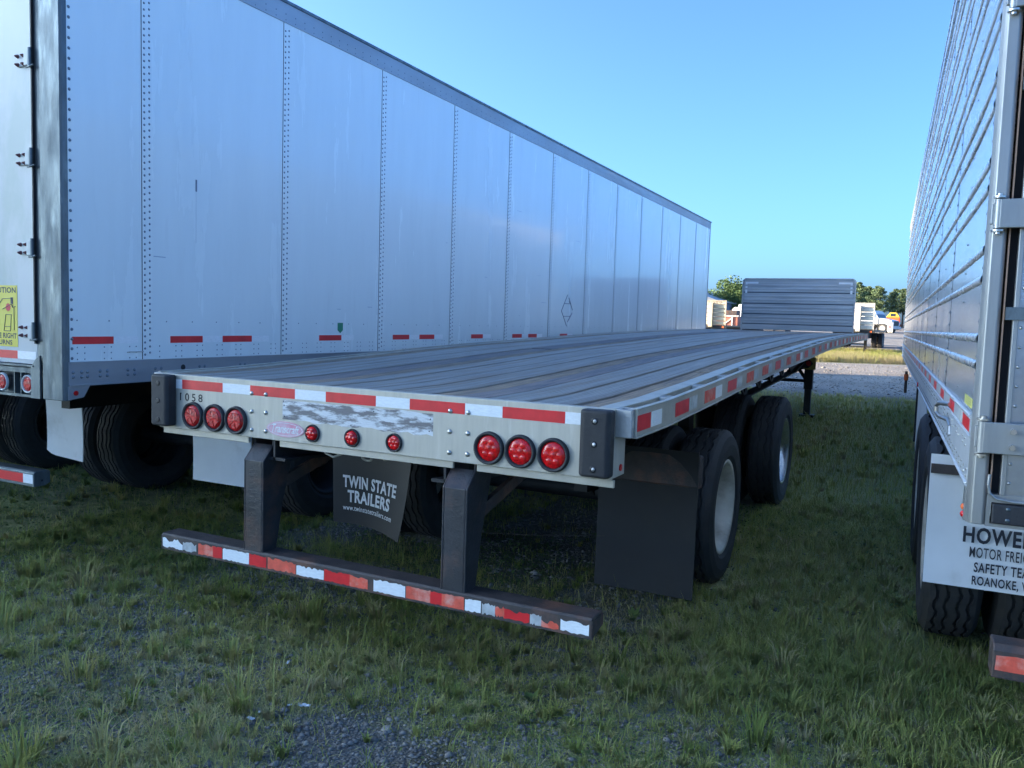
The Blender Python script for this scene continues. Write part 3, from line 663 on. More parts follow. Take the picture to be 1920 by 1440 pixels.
# scratched diamond outline and dark mark
g = MB(); D = [(7.21, 2.015), (7.40, 1.80), (7.21, 1.604), (7.02, 1.80)]
for a, b in [(D[0], D[3]), (D[3], D[2]), ((7.26, 1.98), (7.40, 1.82)), ((7.39, 1.78), (7.24, 1.66)), ((7.1, 1.90), (7.34, 1.90)), ((7.1, 1.73), (7.32, 1.735)), ((7.27, 1.93), (7.33, 1.90))]:
    g.cyl((.0006, a[0], a[1]), (.0006, b[0], b[1]), .006, n=4)
g.build('diamond_scratch', mat('glue_scratch', (.16, .19, .24), .7), VT, label='scratched diamond outline left by a placard')
g = MB().box(.0003, .001, .905, .918, 2.43, 2.505); g.box(.0003, .0006, .9095, .9105, 2.1, 2.43); g.build('dark_mark', mat('scuff', (.16, .19, .24), .7), VT)
g = MB()
for k in range(11):
    s_ = random.uniform(.5, 8); z = random.uniform(1.55, 3.0); l = random.uniform(.03, .16); g.box(.0003, .0008, s_, s_+l, z, z+random.uniform(.002, .005))
g.build('scuffs', mat('scuff_light', (.30, .36, .44), .6), VT)
# rear frame (x from corner, local)
def vb(x0, x1, y0, y1, z0_, z1_, name, m, **k): return MB().box(x0-VX, x1-VX, y0-VY, y1-VY, z0_, z1_).build(name, m, VT, **k)
xl = VX-VW
post = MB().prism([(-2.075-VX, -.002), (-2.05-VX, -.022), (-1.885-VX, -.022), (-.004, -.012), (.004, .012), (-2.075-VX, .03)], 2, 1.14, z2-.03).build('corner_post', GALV, VT, bevel=.004)
vb(-2.123, -2.077, -.13, -.10, 1.35, z2-.05, 'post_channel', GALV); vb(-2.13, -2.120, -.145, -.11, 1.45, z2-.05, 'door_seal', RUBBER)
MB().prism([(-2.155-VX, 1.14), (-2.076-VX, 1.14), (-2.076-VX, 1.385), (-2.11-VX, 1.365), (-2.155-VX, 1.315)], 1, -.024, -.012).build('post_gusset', GALV, VT)
MB().prism([(xl-VX, -.02), (xl+.2-VX, -.02), (xl+.2-VX, .03), (xl-VX, .03)], 2, 1.14, z2-.03).build('corner_post', GALV, VT, bevel=.004)
vb(xl+.2, -2.08, -.15, -.09, z2-.14, z2-.03, 'rear_header', GALV)
vb(xl+.21, -3.17, -.125, -.09, 1.33, z2-.15, 'door', WHITED, bevel=.004); dr = vb(-3.16, -2.132, -.125, -.09, 1.33, z2-.15, 'door', WHITED, bevel=.004)
for z in (3.035, 2.492, 1.992, 1.522):
    h = vb(-2.262, -2.165, -.135, -.1255, z-.04, z+.032, 'hinge', WHITED, bevel=.003)
    MB().box(-2.172-VX, -2.135-VX, -.03, .0, z-.045, z+.04).build('hinge_butt', WHITED, h, bevel=.004)
    MB().cyl((-2.128-VX, -.022, z-.055), (-2.128-VX, -.022, z+.05), .010, n=10).build('hinge_pin', GALV, h)
    MB().tube([(-2.16-VX, -.02, z-.052), (-2.115-VX, -.028, z-.052), (-2.095-VX, -.024, z-.045)], .006, n=6).build('hinge_wire', GALV, h)
    for xx in (-2.252, -2.20):
        for zz in (z-.028, z+.018): MB().cyl((xx-VX, -.007, zz), (xx-VX, -.028, zz), .012, .004, n=8).build('hinge_bolt', RBOLT, h)
cs = vb(-2.575, -2.305, -.1268, -.1255, 1.424, 1.779, 'caution_sticker', YEL, label='yellow CAUTION WIDE RIGHT TURNS sticker')
yy = -.1272-VY
lf = lambda x, z: (lambda a, b: (x-VX+a, yy, z+b))
text('sticker_lettering', 'CAUTION', lf(-2.56, 1.735), .243, .033, NAVY, cs, bold=.03)
text('sticker_lettering', 'WIDE RIGHT', lf(-2.565, 1.472), .25, .031, NAVY, cs, bold=.03)
text('sticker_lettering', 'TURNS', lf(-2.51, 1.434), .155, .029, NAVY, cs, bold=.03)
g = MB(); y_ = yy
def ln(g, pts, r=.0022):
    for (a, b), (c_, d_) in zip(pts, pts[1:]): g.cyl((a-VX, yy, b), (c_-VX, yy, d_), r, n=4)
ln(g, [(-2.54, 1.60), (-2.44, 1.70), (-2.36, 1.705), (-2.345, 1.695), (-2.345, 1.65), (-2.36, 1.67), (-2.44, 1.64)])
ln(g, [(-2.335, 1.52), (-2.335, 1.655), (-2.322, 1.658)]); ln(g, [(-2.43, 1.515), (-2.37, 1.515), (-2.36, 1.61), (-2.41, 1.61), (-2.43, 1.515)]); ln(g, [(-2.425, 1.54), (-2.368, 1.54)])
g.box(-2.366-VX, -2.342-VX, yy-.0002, yy, 1.672, 1.71); g.build('sticker_drawing', NAVY, cs)
pp = []
for k in range(24):
    r = .026 if k % 2 else .019; t = 2*math.pi*k/24; pp.append((-2.388-VX+r*math.cos(t), 1.652+r*math.sin(t)))
MB().prism(pp, 1, yy-.0008, yy-.0003).build('sticker_burst', RPR, cs)
vb(-3.1, -2.309, -.1268, -.1255, 1.357, 1.403, 'reflective_tape', TRED); vb(-2.3085, -2.145, -.1268, -.1255, 1.357, 1.403, 'reflective_tape', TWHT)
g = MB().box(xl+.2-VX, -2.16-VX, -.012, .03, 1.14, 1.155); g.box(xl+.2-VX, -2.16-VX, .02, .03, 1.155, 1.28); g.box(xl+.2-VX, -2.16-VX, -.012, .03, 1.28, 1.31); g.box(xl+.2-VX, -2.13-VX, -.03, .0, 1.318, 1.328)
for x in (-2.27, -2.33, -2.52, -2.60, -3.1, -3.5, -3.9): g.box(x-VX, x+.008-VX, -.010, .02, 1.155, 1.28)
g.build('rear_sill', GALV, VT)
for x in (-2.436, -2.20, -2.67): o = round_light(x-VX, 1.216, .054, p=VT, ring=WHITED, y=-.004); o.location = (x-VX, -.006, 1.216)
bk = MB().prism([(0.0, 1.144), (.095, 1.156), (.135, 1.2215), (0, 1.2215)], 0, -.004, .004).build('corner_bracket', RAILW, VT)
MB().cyl((.004, .045, 1.182), (.009, .045, 1.182), .014, n=16).build('side_marker', LENS, bk)
g = MB().prism([(.128, .57), (.128, .655), (.14, .664), (.225, .664), (.235, .655), (.235, .585), (.2, .57)], 0, xl+.5-VX, -2.37-VX)
ub = g.build('underride_bar', GALV, VT, bevel=.004); MB().cyl((-2.3705-VX, .18, .605), (-2.369-VX, .18, .605), .007, n=12).build('bolt_hole', BLK, ub)
vv = lambda x0, x1, c_: MB().box(x0-VX, x1-VX, .1268, .128, .59, .645).build('reflective_tape', c_, ub)
vv(-2.47, -2.38, TWHT); vv(-2.75, -2.472, TRED)
for x in (-3.0, -3.8): MB().box(x-VX, x+.1-VX, .15, .23, .66, 1.14).build('guard_post', GALV, VT)
sheet(lambda a, b: (-4.30+.46*a+VX*-1+.0, 1.50+.04*math.sin(b*2), 1.16-.76*b-.03*a*b+(0.03*max(0, 1-a*6)*b)), 8, 8, .008).build('mudflap', FLAPW, VT)
sheet(lambda a, b: (-2.53+.58*a-VX, 1.47+.03*math.sin(b*2), 1.16-.78*b), 8, 8, .008).build('mudflap', FLAPW, VT)
put_wheels(VT, [(1, -.03), (-1, -VW+.03)], [2.35, 3.60], .50, RIMD)
for y in (2.35, 3.6): MB().cyl((-2.2, y, .5), (-.4, y, .5), .065, n=14).build('axle', FRAME, VT)
MB().box(-1.9, -1.8, 1.3, 5.0, .85, 1.2).box(-.8, -.7, 1.3, 5.0, .85, 1.2).build('bogie_frame', FRAME, VT)
for x in (-.55, -2.05): MB().box(x-.07, x+.07, 12.9, 13.05, gz(12.9), 1.22).build('landing_leg', FRAME, VT)

nb = copy_tree(VT); nb.name = 'box_van_trailer'; nb.location = (VX-3.5, VY+.1, 0); nb['label'] = 'second white box trailer, left of the big one, with dark wheels at the left edge'
for ch in nb.children:
    if ch.name.split('.')[0] == 'mudflap': ch.material_slots[0].link = 'OBJECT'; ch.material_slots[0].material = FLAPB
# ------------------------------------------------------------------ refrigerated trailer (right)
RX, RY, RYAW = 2.5513, -.0673, .0358
RT = empty('refrigerated_trailer', (RX, RY, 0), RYAW, label='polished stainless refrigerated trailer along the right edge with horizontal double ribs and HOWELL\'S mudflap', category='trailer')
rl, rt, rb = 16.0, 3.81, 1.172
sm = [0.03, 1.55]+[1.55+1.36*k for k in range(1, 11)]+[rl]
pz0 = 1.405
for a, b in zip(sm, sm[1:]):
    # each sheet is slightly dished
    P = MB(); ny, nz = 6, 10; v = []
    for i in range(ny+1):
        for j in range(nz+1):
            yy_ = a+.002+(b-a-.004)*i/ny; zz = pz0+(rt-.09-pz0)*j/nz
            v.append((.0035*math.sin(math.pi*i/ny)*(.6+.4*math.sin(j*1.7+a*3)), yy_, zz))
    P.add(v, [(i*(nz+1)+j, i*(nz+1)+j+1, (i+1)*(nz+1)+j+1, (i+1)*(nz+1)+j) for i in range(ny) for j in range(nz)], 0, True)
    P.build('side_sheet', POL, RT)
MB().box(.012, .04, .03, rl, rb, rt).build('side_lining', SEAM, RT)
ribz = [1.57, 1.659, 1.852, 1.948, 2.144, 2.23, 2.408, 2.501, 2.677, 2.77, 2.95, 3.045, 3.225, 3.32, 3.50, 3.595]
for z in ribz:
    n = 8; v = []; 
    for y in (.03, rl):
        for i in range(n+1):
            t = math.pi*i/n; v.append((.004-.0125*math.sin(t), y, z-.016*math.cos(t)))
    MB().add(v, [(i, i+1, n+2+i, n+1+i) for i in range(n)], 0, True).build('side_rib', POLR, RT)
def rib_band(y):
    g = MB()
    for z in ribz:
        n = 8; v = []
        for yy_ in (-.008, .008):
            for i in range(n+1): t = math.pi*i/n; v.append((.0035-.0150*math.sin(t), yy_, z-.020*math.cos(t)))
        g.add(v, [(i, i+1, n+2+i, n+1+i) for i in range(n)], 0, True)
    z = pz0+.02
    while z < rt-.1:
        if min(abs(z-q) for q in ribz) > .024: g.dome((-0.0008, .006, z), (-1, 0, 0), .0068, .0045, n=8, mi=1)
        z += .058
    g.box(-.0012, .001, -.006, -.001, pz0, rt-.09, 2); return g
bb = rib_band(0).build('seam_band', [POLR, RIVET, SEAM], RT); bb.location = (0, sm[1], 0)
for y in sm[2:-1]: share(bb, RT, (0, y, 0))
bb0 = share(bb, RT, (0, .045, 0))
for y0_ in [.78]+[s_+.68 for s_ in sm[1:-1]]:
    g = MB(); z = pz0+.05
    while z < rt-.1:
        if min(abs(z-q) for q in ribz) > .024: g.dome((.001, y0_, z), (-1, 0, 0), .005, .004, n=6)
        z += .115
    g.build('stud_row', RIVET, RT)
g = MB().box(-.012, .02, .0, rl+.02, rt-.088, rt); g.box(-.018, .02, .0, rl+.02, rt-.012, rt+.004); g.build('top_rail', POLR, RT)
g = MB().box(-.006, .011, .02, rl, rb, pz0-.002)
for z, rr in ((1.402, .008), (1.334, .005), (1.176, .007)): g.cyl((-.006, .02, z), (-.006, rl, z), rr, n=8)
g.build('bottom_rail', mat('satin_aluminium', (.56, .57, .58), .45, .3, .12, 5), RT)
g = MB(); s_ = .06
while s_ < rl-.1:
    for z in (1.20, 1.222): g.dome((-.006, s_, z), (-1, 0, 0), .0065, .004, n=8)
    if int(s_*10) % 3: g.dome((-.006, s_, 1.29), (-1, 0, 0), .006, .004, n=8); g.dome((-.006, s_+.03, 1.31), (-1, 0, 0), .006, .004, n=8)
    s_ += .105
g.build('rail_studs', BOLT, RT)
for k in range(18):
    y = .075+k*.72
    MB().box(-.0072, -.006, y, y+.27, 1.345, 1.388).build('reflective_tape', TRED, RT); MB().box(-.0072, -.006, y+.272, y+.42, 1.345, 1.388).build('reflective_tape', TWHTF, RT)
st_ = MB().box(-.0012, -.0002, .10, .39, 1.42, 1.453).build('sticker', mat('pale_yellow_sticker', (.62, .58, .16), .5), RT, label='pale yellow sticker')
g = MB()
for z in (1.445, 1.437, 1.429): g.box(-.0016, -.0013, .13, .36, z, z+.003)
g.build('sticker_print', mat('faint_print', (.35, .33, .12), .5), st_)
hk = [(-.008, 1.00, 1.362), (-.045, 1.08, 1.36), (-.055, 1.12, 1.345), (-.055, 1.12, 1.315), (-.04, 1.08, 1.30), (-.012, .98, 1.295), (-.008, .90, 1.275), (-.008, .88, 1.24)]
MB().tube(hk, .010, n=10).build('hook_handle', BOLT, RT)
MB().box(.02, VW, .02, rl, rt-.05, rt).build('roof', POLR, RT); MB().box(VW-.02, VW, .02, rl, rb, rt-.05).build('far_side', POL, RT)
MB().box(.04, VW-.02, rl-.05, rl, rb, rt-.05).build('front_wall', WHITED, RT); MB().box(.04, VW-.02, .1, rl, rb, rb+.06).build('floor_underside', FRAME, RT)
# rear post, hinges, doors
MB().prism([(-.004, .03), (-.006, -.005), (.002, -.020), (.010, -.030), (.040, -.032), (.050, -.022), (.050, .03)], 2, 1.058, rt).build('rear_post', POST, RT, bevel=.002, seg=1)
MB().box(.056, .06, -.028, .02, 1.13, rt).build('post_edge', mat('copper_seal', (.35, .22, .15), .5), RT)
MB().box(.060, .088, -.0, .02, 1.13, rt).build('door_gap', SEAM, RT)
MB().box(.084, .10, -.032, .0, 1.16, rt-.1).build('door_edge', POST, RT, bevel=.003)
MB().box(.10, VW-.1, -.026, .0, 1.16, rt-.1).build('door', DOORM, RT)
for k in range(40):
    z = 1.2+k*.062; MB().dome((.108, -.026, z), (0, -1, 0), .0055, .0045, n=8).build('door_rivet', BOLT, RT)
for z, hgt in ((1.345, .05), (2.05, .045), (2.72, .045), (3.4, .045)):
    g = MB().lathe([(-hgt, .0145), (hgt, .0145)], 'z', 16, c=(.022, -.047, z)); g.box(.022, .30, -.062, -.050, z-hgt, z+hgt); g.box(.0, .03, -.045, -.03, z-hgt*.7, z+hgt*.7)
    h = g.build('hinge', POST, RT, bevel=.003)
    for q in (-1, 1): MB().cyl((.022, -.047, z+q*(hgt+.004)), (.022, -.047, z+q*(hgt+.01)), .019, n=14).build('hinge_washer', BOLT, h); MB().cyl((.022, -.047, z+q*(hgt+.01)), (.022, -.047, z+q*(hgt+.018)), .009, n=6).build('hinge_pin', BOLT, h)
    for xx in (.105, .17):
        for q in (-.5, .5): MB().cyl((xx, -.062, z+q*hgt), (xx, -.078, z+q*hgt), .009, n=6).build('hinge_bolt', BOLT, h)
for z in (1.74, 2.45): MB().box(.062, .5, -.04, -.027, z-.02, z+.02).build('door_strap', GALV, RT)
pl = MB().box(.018, .040, -.0345, -.032, 1.99, 2.09).build('latch_plate', POST, RT)
for z in (2.015, 2.042, 2.07): MB().dome((.029, -.0345, z), (0, -1, 0), .0085, .004, n=10).build('plate_bolt', STEELR, pl)
g = MB().box(.05, VW-.05, -.03, .1, 1.135, 1.16); g.box(.05, VW-.05, -.03, .1, 1.055, 1.065); g.box(.05, .062, -.03, .1, 1.065, 1.135)
g.build('rear_sill', POST, RT)
bf = MB().box(.066, .5, -.045, .0, 1.068, 1.132).build('dock_buffer', RUBBER, RT, bevel=.004)
for x in (.11, .17): 
    for z in (1.082, 1.118): MB().dome((x, -.045, z), (0, -1, 0), .007, .003, n=10).build('bolt', GALV, bf)
MB().tube([(.052, -.04, 1.225), (.05, -.042, 1.19), (.055, -.042, 1.165), (.075, -.04, 1.148), (.12, -.04, 1.143), (.4, -.04, 1.14)], .0048, n=8).build('brake_pipe', POST, RT)
for z, mm in ((1.10, ORG), (1.075, LENS)): MB().dome((-.007, .03, z), (-1, 0, 0), .012, .012, n=10).build('side_marker', mm, RT)
MB().box(-.010, .02, .0, .06, 1.06, 1.17).build('post_foot', POST, RT)
rf = sheet(lambda a, b: (-.052+.62*a, 1.30+.012*math.sin(b*3), 1.10-.62*b), 8, 8, .006).build('mudflap', FLAPW, RT, label='white mudflap lettered HOWELL\'S MOTOR FREIGHT')
MB().box(-.05, .56, 1.288, 1.298, 1.01, 1.055).build('flap_bar', STEELR, RT)
fr = lambda x, z: (lambda a, b: (x+a, 1.285+.012*math.sin((1.10-z-b)/.62*3)-.0, z+b))
text('flap_lettering', "HOWELL'S", fr(.104, .697), .37, .080, NAVY, rf, bold=.03, space=1.1)
text('flap_lettering', 'MOTOR FREIGHT', fr(.135, .630), .29, .050, NAVY, rf, bold=.010, space=1.1)
text('flap_lettering', 'SAFETY TEAM', fr(.157, .562), .25, .047, NAVY, rf, bold=.022, space=1.1)
text('flap_lettering', 'ROANOKE, VA', fr(.152, .495), .25, .050, NAVY, rf, bold=.022, space=1.1)
put_wheels(RT, [(1, VW-.03), (-1, -.012)], [2.05, 3.45], .56, RIMW, .54)
for y in (2.05, 3.45): MB().cyl((.3, y, .56), (2.3, y, .56), .065, n=14).build('axle', FRAME, RT)
g = MB().prism([(-.10, .585), (-.10, .675), (-.085, .695), (.0, .695), (.0, .585)], 0, .092, 2.4)
ub = g.build('underride_bar', STEELR, RT, bevel=.005)
n = 16; tpz = [(.102+.9*i/n, .665-abs(random.gauss(0, .003))) for i in range(n+1)]; btz = [(.10+.9*i/n, .612+abs(random.gauss(0, .002))) for i in range(n, -1, -1)]
MB().add([(x, -.1014, z) for x, z in tpz+btz], [tuple(range(2*n+2))]).build('worn_tape', TREDF, ub)
for x in (.8, 1.7): MB().box(x, x+.1, -.05, .02, .63, 1.03).build('guard_post', STEELR, RT)
MB().prism([(4.6, 1.15), (6.6, 1.17), (6.6, .48), (6.2, .42), (4.9, .42), (4.6, .7)], 0, .045, .055).build('side_skirt', FLAPW, RT)
for x in (.12, 2.3): MB().box(x, x+.13, 9.6, 9.74, gz(9.6), 1.18).build('landing_leg', FRAME, RT)
g = MB().cyl((-.03, 9.2, 1.14), (-.03, 9.2, .85), .018, n=8).build('crank_handle', STEEL, RT); MB().cyl((-.03, 9.2, 1.10), (-.03, 9.2, 1.02), .028, n=10).build('crank_grip', ORG, g)
MB().cyl((-.016, 5.2, 1.20), (-.006, 5.2, 1.20), .022, n=12).build('side_marker', LENS, RT)

# ------------------------------------------------------------------ background flatbeds
def bg_flatbed(name, x1, Y, mm, label, num=None, wdt=2.4, hh=1.25, ang=0, length=13):
    z0_ = gz(Y); t = empty(name, (x1-wdt/2, Y, z0_), ang, label=label, category='trailer', group='flatbed trailers parked beyond the lane')
    hb_ = wdt/2; zd = 1.18
    n = 6
    for k in range(n):
        a = zd+hh*k/n; b = zd+hh*(k+1)/n
        MB().prism([(.0, a+.008), (-.035, a+.03), (-.035, b-.06), (.0, b-.035), (.0, b-.008), (.03, b-.008), (.03, a+.008)], 0, -hb_+.03, hb_-.03).build('headboard_panel', mm, t)
    g = MB().box(-hb_, -hb_+.03, -.04, .05, zd-.02, zd+hh+.02); g.box(hb_-.03, hb_, -.04, .05, zd-.02, zd+hh+.02); g.box(-hb_+.03, hb_-.03, -.04, .05, zd+hh-.005, zd+hh+.02); g.build('headboard_frame', mm, t)
    for x in (-hb_*.42, hb_*.42): MB().box(x-.10, x+.10, -.22, -.036, zd-.1, zd+hh-.12).build('headboard_post', mm, t, bevel=.01)
    MB().box(-hb_-.05, hb_+.05, .05, length, zd-.09, zd).build('deck', WOODB, t)
    MB().box(-hb_-.06, hb_+.06, -.05, .05, zd-.16, zd-.022).build('front_bolster', FRAME, t)
    for x in (-.5, .5): MB().box(x-.06, x+.06, .1, length-.2, zd-.5, zd-.09).build('main_beam', FRAME, t)
    for x in (-.75, .75): MB().box(x-.07, x+.07, 2.1, 2.25, 0, zd-.1).build('landing_leg', FRAME, t)
    MB().cyl((-.75, 2.17, .45), (.75, 2.17, .45), .03, n=8).build('cross_shaft', FRAME, t)
    put_wheels(t, [(1, hb_), (-1, -hb_)], [length-3.2, length-1.9], .5, RIMW)
    for s_ in (-1, 1): MB().box(s_*(hb_-.12)-.05, s_*(hb_-.12)+.05, -.06, -.0505, zd-.14, zd-.06).build('marker_light', ORG, t)
    MB().tube([(-.3, -.06, zd-.2), (-.1, -.2, zd-.35), (.3, -.12, zd-.3), (.6, -.02, zd-.45)], .03, n=6).build('air_hose', RUBBER, t)
    if num: text('headboard_number', num, lambda a, b: (hb_-.92+a, -.0365, zd+hh-.165+b), .72, .125, mat('grey_number', (.16, .14, .12), .6), t, bold=.03)
    return t
bg_flatbed('parked_flatbed', .14, 40.0, WHTB, 'parked flatbed with pale white headboard, beyond the lane right of the grey headboard')
bg_flatbed('parked_flatbed', -6.87, 40.0, BEIGE, 'parked flatbed with sunlit beige headboard numbered 1059, left of the grey headboard', num='1059', wdt=2.6)

# white box truck seen from its front right side
def truck(x, y, rz):
    t = empty('delivery_truck', (x, y, gz(y)), rz, label='white conventional truck with dome-topped body and dark windscreen parked far behind at right', category='truck')
    # local: forward = +x
    MB().prism([(-1.1, 1.0), (-1.1, 2.55), (-.95, 2.62), (.25, 2.62), (.55, 2.5), (1.0, 1.75), (1.0, 1.0)], 1, -1.15, 1.15).build('cab', TRW, t, bevel=.05)
    MB().prism([(1.0, .8), (1.0, 1.74), (2.0, 1.6), (2.55, 1.45), (2.65, .9), (2.6, .7)], 1, -1.0, 1.0).build('hood', TRW, t, bevel=.06)
    for s_ in (-1, 1):
        MB().box(-.65, .18, s_*1.155-.005, s_*1.155+.005, 1.8, 2.4).build('side_window', GLASS, t)
        MB().box(.35, .42, s_*1.35-.1, s_*1.35+.1, 1.75, 2.3).build('mirror', TRW, t)
        MB().cyl((-.3, s_*1.05, 1.2), (-.3, s_*1.2, 1.2), .05, n=8).build('door_handle', BLK, t)
    MB().add([(.56, -1.0, 2.46), (.56, 1.0, 2.46), (.99, 1.05, 1.80), (.99, -1.05, 1.80)], [(0, 1, 2, 3)]).build('windscreen', GLASS, t)
    MB().box(2.66, 2.7, -.6, .6, .85, 1.4).build('grille', BLK, t); MB().box(2.55, 2.8, -1.1, 1.1, .45, .75).build('front_bumper', mat('bumper_pale', (.6, .58, .55), .5), t, bevel=.04)
    for s_ in (-1, 1): MB().box(2.66, 2.69, s_*.8-.13, s_*.8+.13, 1.0, 1.25).build('headlight', WPR, t)
    # dark ring round each front wheel stands in for the wheel well's shade
    g = MB().lathe([(-.2, .62), (.2, .62), (.2, .54), (-.2, .54), (-.2, .62)], 'y', 28, c=(1.55, -.98, .5)); g.lathe([(-.2, .62), (.2, .62), (.2, .54), (-.2, .54), (-.2, .62)], 'y', 28, c=(1.55, .98, .5)); g.build('wheel_well_shade', FRAME, t)
    f = MB(); f.box(2.25, 2.85, -1.3, -1.26, .1, .95, 0); f.box(2.35, 2.75, -1.31, -1.3, .55, .85, 1); f.box(2.35, 2.75, -1.31, -1.3, .25, .33, 2); f.build('side_board', [TRW, RPR, NAVY], t)
    # domed body
    n = 14; P = [(-1.4, .95)]+[(-1.4-0*i, .95) for i in range(0)]
    P = [(-1.5, 1.0), (-1.5, 2.6)]+[(-4.9+3.4*math.cos(a), 2.6+.95*math.sin(a)) for a in np.linspace(0, math.pi/2, 9)]+[(-8.5, 3.55), (-8.5, 1.0)]
    MB().prism(P, 1, -1.25, 1.25).build('cargo_body', mat('blue_grey_body', (.42, .46, .52), .5), t)
    MB().box(-1.48, -1.15, -1.2, 1.2, 1.0, 3.3).build('headboard', TRW, t, bevel=.03)
    for a, b, z in [(-3.4, -2.3, 2.6), (-3.1, -2.0, 1.4)]: MB().box(a, b, -1.27, -1.251, z-.3, z+.3).build('side_graphic', RPR, t)
    MB().box(-8.3, 1.0, -.45, .45, .6, .95).build('chassis', FRAME, t); MB().cyl((-.6, -1.0, .62), (.6, -1.0, .62), .3, n=16).build('fuel_tank', RIMA, t)
    for xx in (1.55, -5.8, -7.1):
        for s_ in (-1, 1):
            wv = MB().lathe([(-.14, .3), (-.14, .48), (-.1, .52), (.1, .52), (.14, .48), (.14, .3)], 'y', 28, c=(xx, s_*1.0, .52)).build('wheel', TYRE, t)
            MB().lathe([(0, .0), (-.02, .12), (.02, .2), (.0, .3)], 'y', 20, c=(xx, s_*1.145, .52)).build('rim', RIMW, wv)
truck(-3.3, 106, R(-22))
def machine(x, y, w_, h_, label, m1, m2, nm, cat):
    t = empty(nm, (x, y, gz(y)), 0, label=label, category=cat)
    MB().box(-w_/2, w_/2, -1.2, 1.2, .9, h_).build('hopper', m1, t, bevel=.08); MB().box(-w_/2-.3, w_/2+.3, -.9, .9, .6, .9).build('chassis', FRAME, t)
    MB().prism([(-w_/2, h_), (w_/2, h_), (w_/4, h_+.7), (-w_/5, h_+.7)], 1, -.8, .8).build('cab', m2, t, bevel=.05)
    for xx in (-w_/3, w_/3):
        for s_ in (-1, 1): MB().cyl((xx, s_*1.0-.15, .5), (xx, s_*1.0+.15, .5), .5, n=20).build('wheel', TYRE, t)
    MB().box(-w_/5+.05, w_/5, -.81, -.801, h_+.12, h_+.55).build('window', GLASS, t)
machine(-2.2, 134, 1.9, 1.9, 'orange and yellow work machine standing behind the white truck cab', ORG, YELP, 'work_machine', 'machine')
machine(.5, 132, 1.8, 1.9, 'orange work machine partly hidden beside the polished trailer', ORG, TRW, 'work_machine', 'machine')
t = empty('farm_machine', (-9.15, 52, gz(52)), 0, label='red-brown boxy machine with a white diagonal brace, left of the grey headboard', category='machine')
MB().box(-.75, .65, -.8, .8, .75, 1.62).build('body', REDBR, t, bevel=.03); g = MB(); g.cyl((-.55, -.82, .8), (.3, -.82, 1.5), .04, n=6); g.cyl((.3, -.82, .75), (.3, -.82, 1.6), .05, n=6); g.cyl((-.75, -.82, 1.6), (.7, -.82, 1.62), .05, n=6); g.build('brace', WHTB, t)
MB().box(-.3, .5, -.6, .6, 1.62, 2.0).build('engine', STEELR, t)
for xx in (-.5, .5):
    for s_ in (-1, 1): MB().cyl((xx, s_*.8-.1, .4), (xx, s_*.8+.1, .4), .4, n=18).build('wheel', TYRE, t)
t = empty('white_truck', (-12.9, 75, gz(75)), R(172), label='white truck with rounded cab roof behind the red-brown machine', category='truck')
MB().prism([(-1.6, .9), (-1.6, 2.7), (-1.3, 3.0), (.6, 3.0), (1.1, 2.4), (1.8, 1.9), (2.4, 1.8), (2.5, .8)], 1, -1.1, 1.1).build('cab', TRW, t, bevel=.1)
MB().prism([(.0, 2.15), (.0, 2.75), (.55, 2.75), (1.0, 2.15)], 1, -1.115, -1.103).build('side_window', GLASS, t); MB().box(-6, -1.7, -1.2, 1.2, 1.0, 3.2).build('cargo_body', TRW, t)
MB().box(-1.2, .2, -.9, .9, 3.0, 3.35).build('roof_fairing', TRW, t, bevel=.12)
for xx in (1.5, -3.5, -4.8):
    for s_ in (-1, 1): MB().cyl((xx, s_*1-.15, .5), (xx, s_*1+.15, .5), .5, n=20).build('wheel', TYRE, t)
# grey gabled shed
t.scale = (.8, .8, .8)
t = empty('metal_shed', (-31.1, 130, gz(130)), 0, label='grey metal shed with a low gable at the far left under the trees', category='building')
MB().prism([(-8, 0), (3.6, 0), (3.6, 3.7), (-2.2, 5.6), (-8, 3.7)], 1, 0, 18).build('wall', GREYS, t)
g = MB(); g.prism([(-8.3, 3.65), (-2.2, 5.7), (3.9, 3.65), (3.9, 3.77), (-2.2, 5.82), (-8.3, 3.77)], 1, -.3, 18.3); g.build('roof', RAILW, t)
MB().box(-4, 0, -.05, -.01, 0, 2.6).build('door', RAILW, t)

# ------------------------------------------------------------------ unseen block added off to the left to cast shade over the trailers
BD = Vector((-SDIR.x, -SDIR.y, 0)); ang = math.atan2(SDIR.y, SDIR.x)
t = empty('shade_block', (0, 0, 0), ang, label='unseen block added left of the trailers to cast their shade', category='building')
# local x = along the light, local y = across it
def loc(x, y): return (x*math.cos(-ang)-y*math.sin(-ang), x*math.sin(-ang)+y*math.cos(-ang))
ye = loc(-.56, 23.8)[1]; yg = loc(-7.0, 3.1)[1]
MB().box(-34, -31, yg+.9, ye, -.5, 10.6).build('wall', CONC, t); MB().box(-34, -31, loc(0, -6.5)[1], yg-.9, -.5, 10.6).build('wall', CONC, t); MB().box(-34, -31, yg-.899, yg+.899, 5.1, 10.6).build('shade_gap_top', CONC, t)  # added shade walls, with a gap letting low sun reach the foil
MB().box(-34.3, -30.7, loc(0, -6.5)[1], ye, 10.6, 10.8).build('roof', RAILW, t)  # top cap of the added shade walls

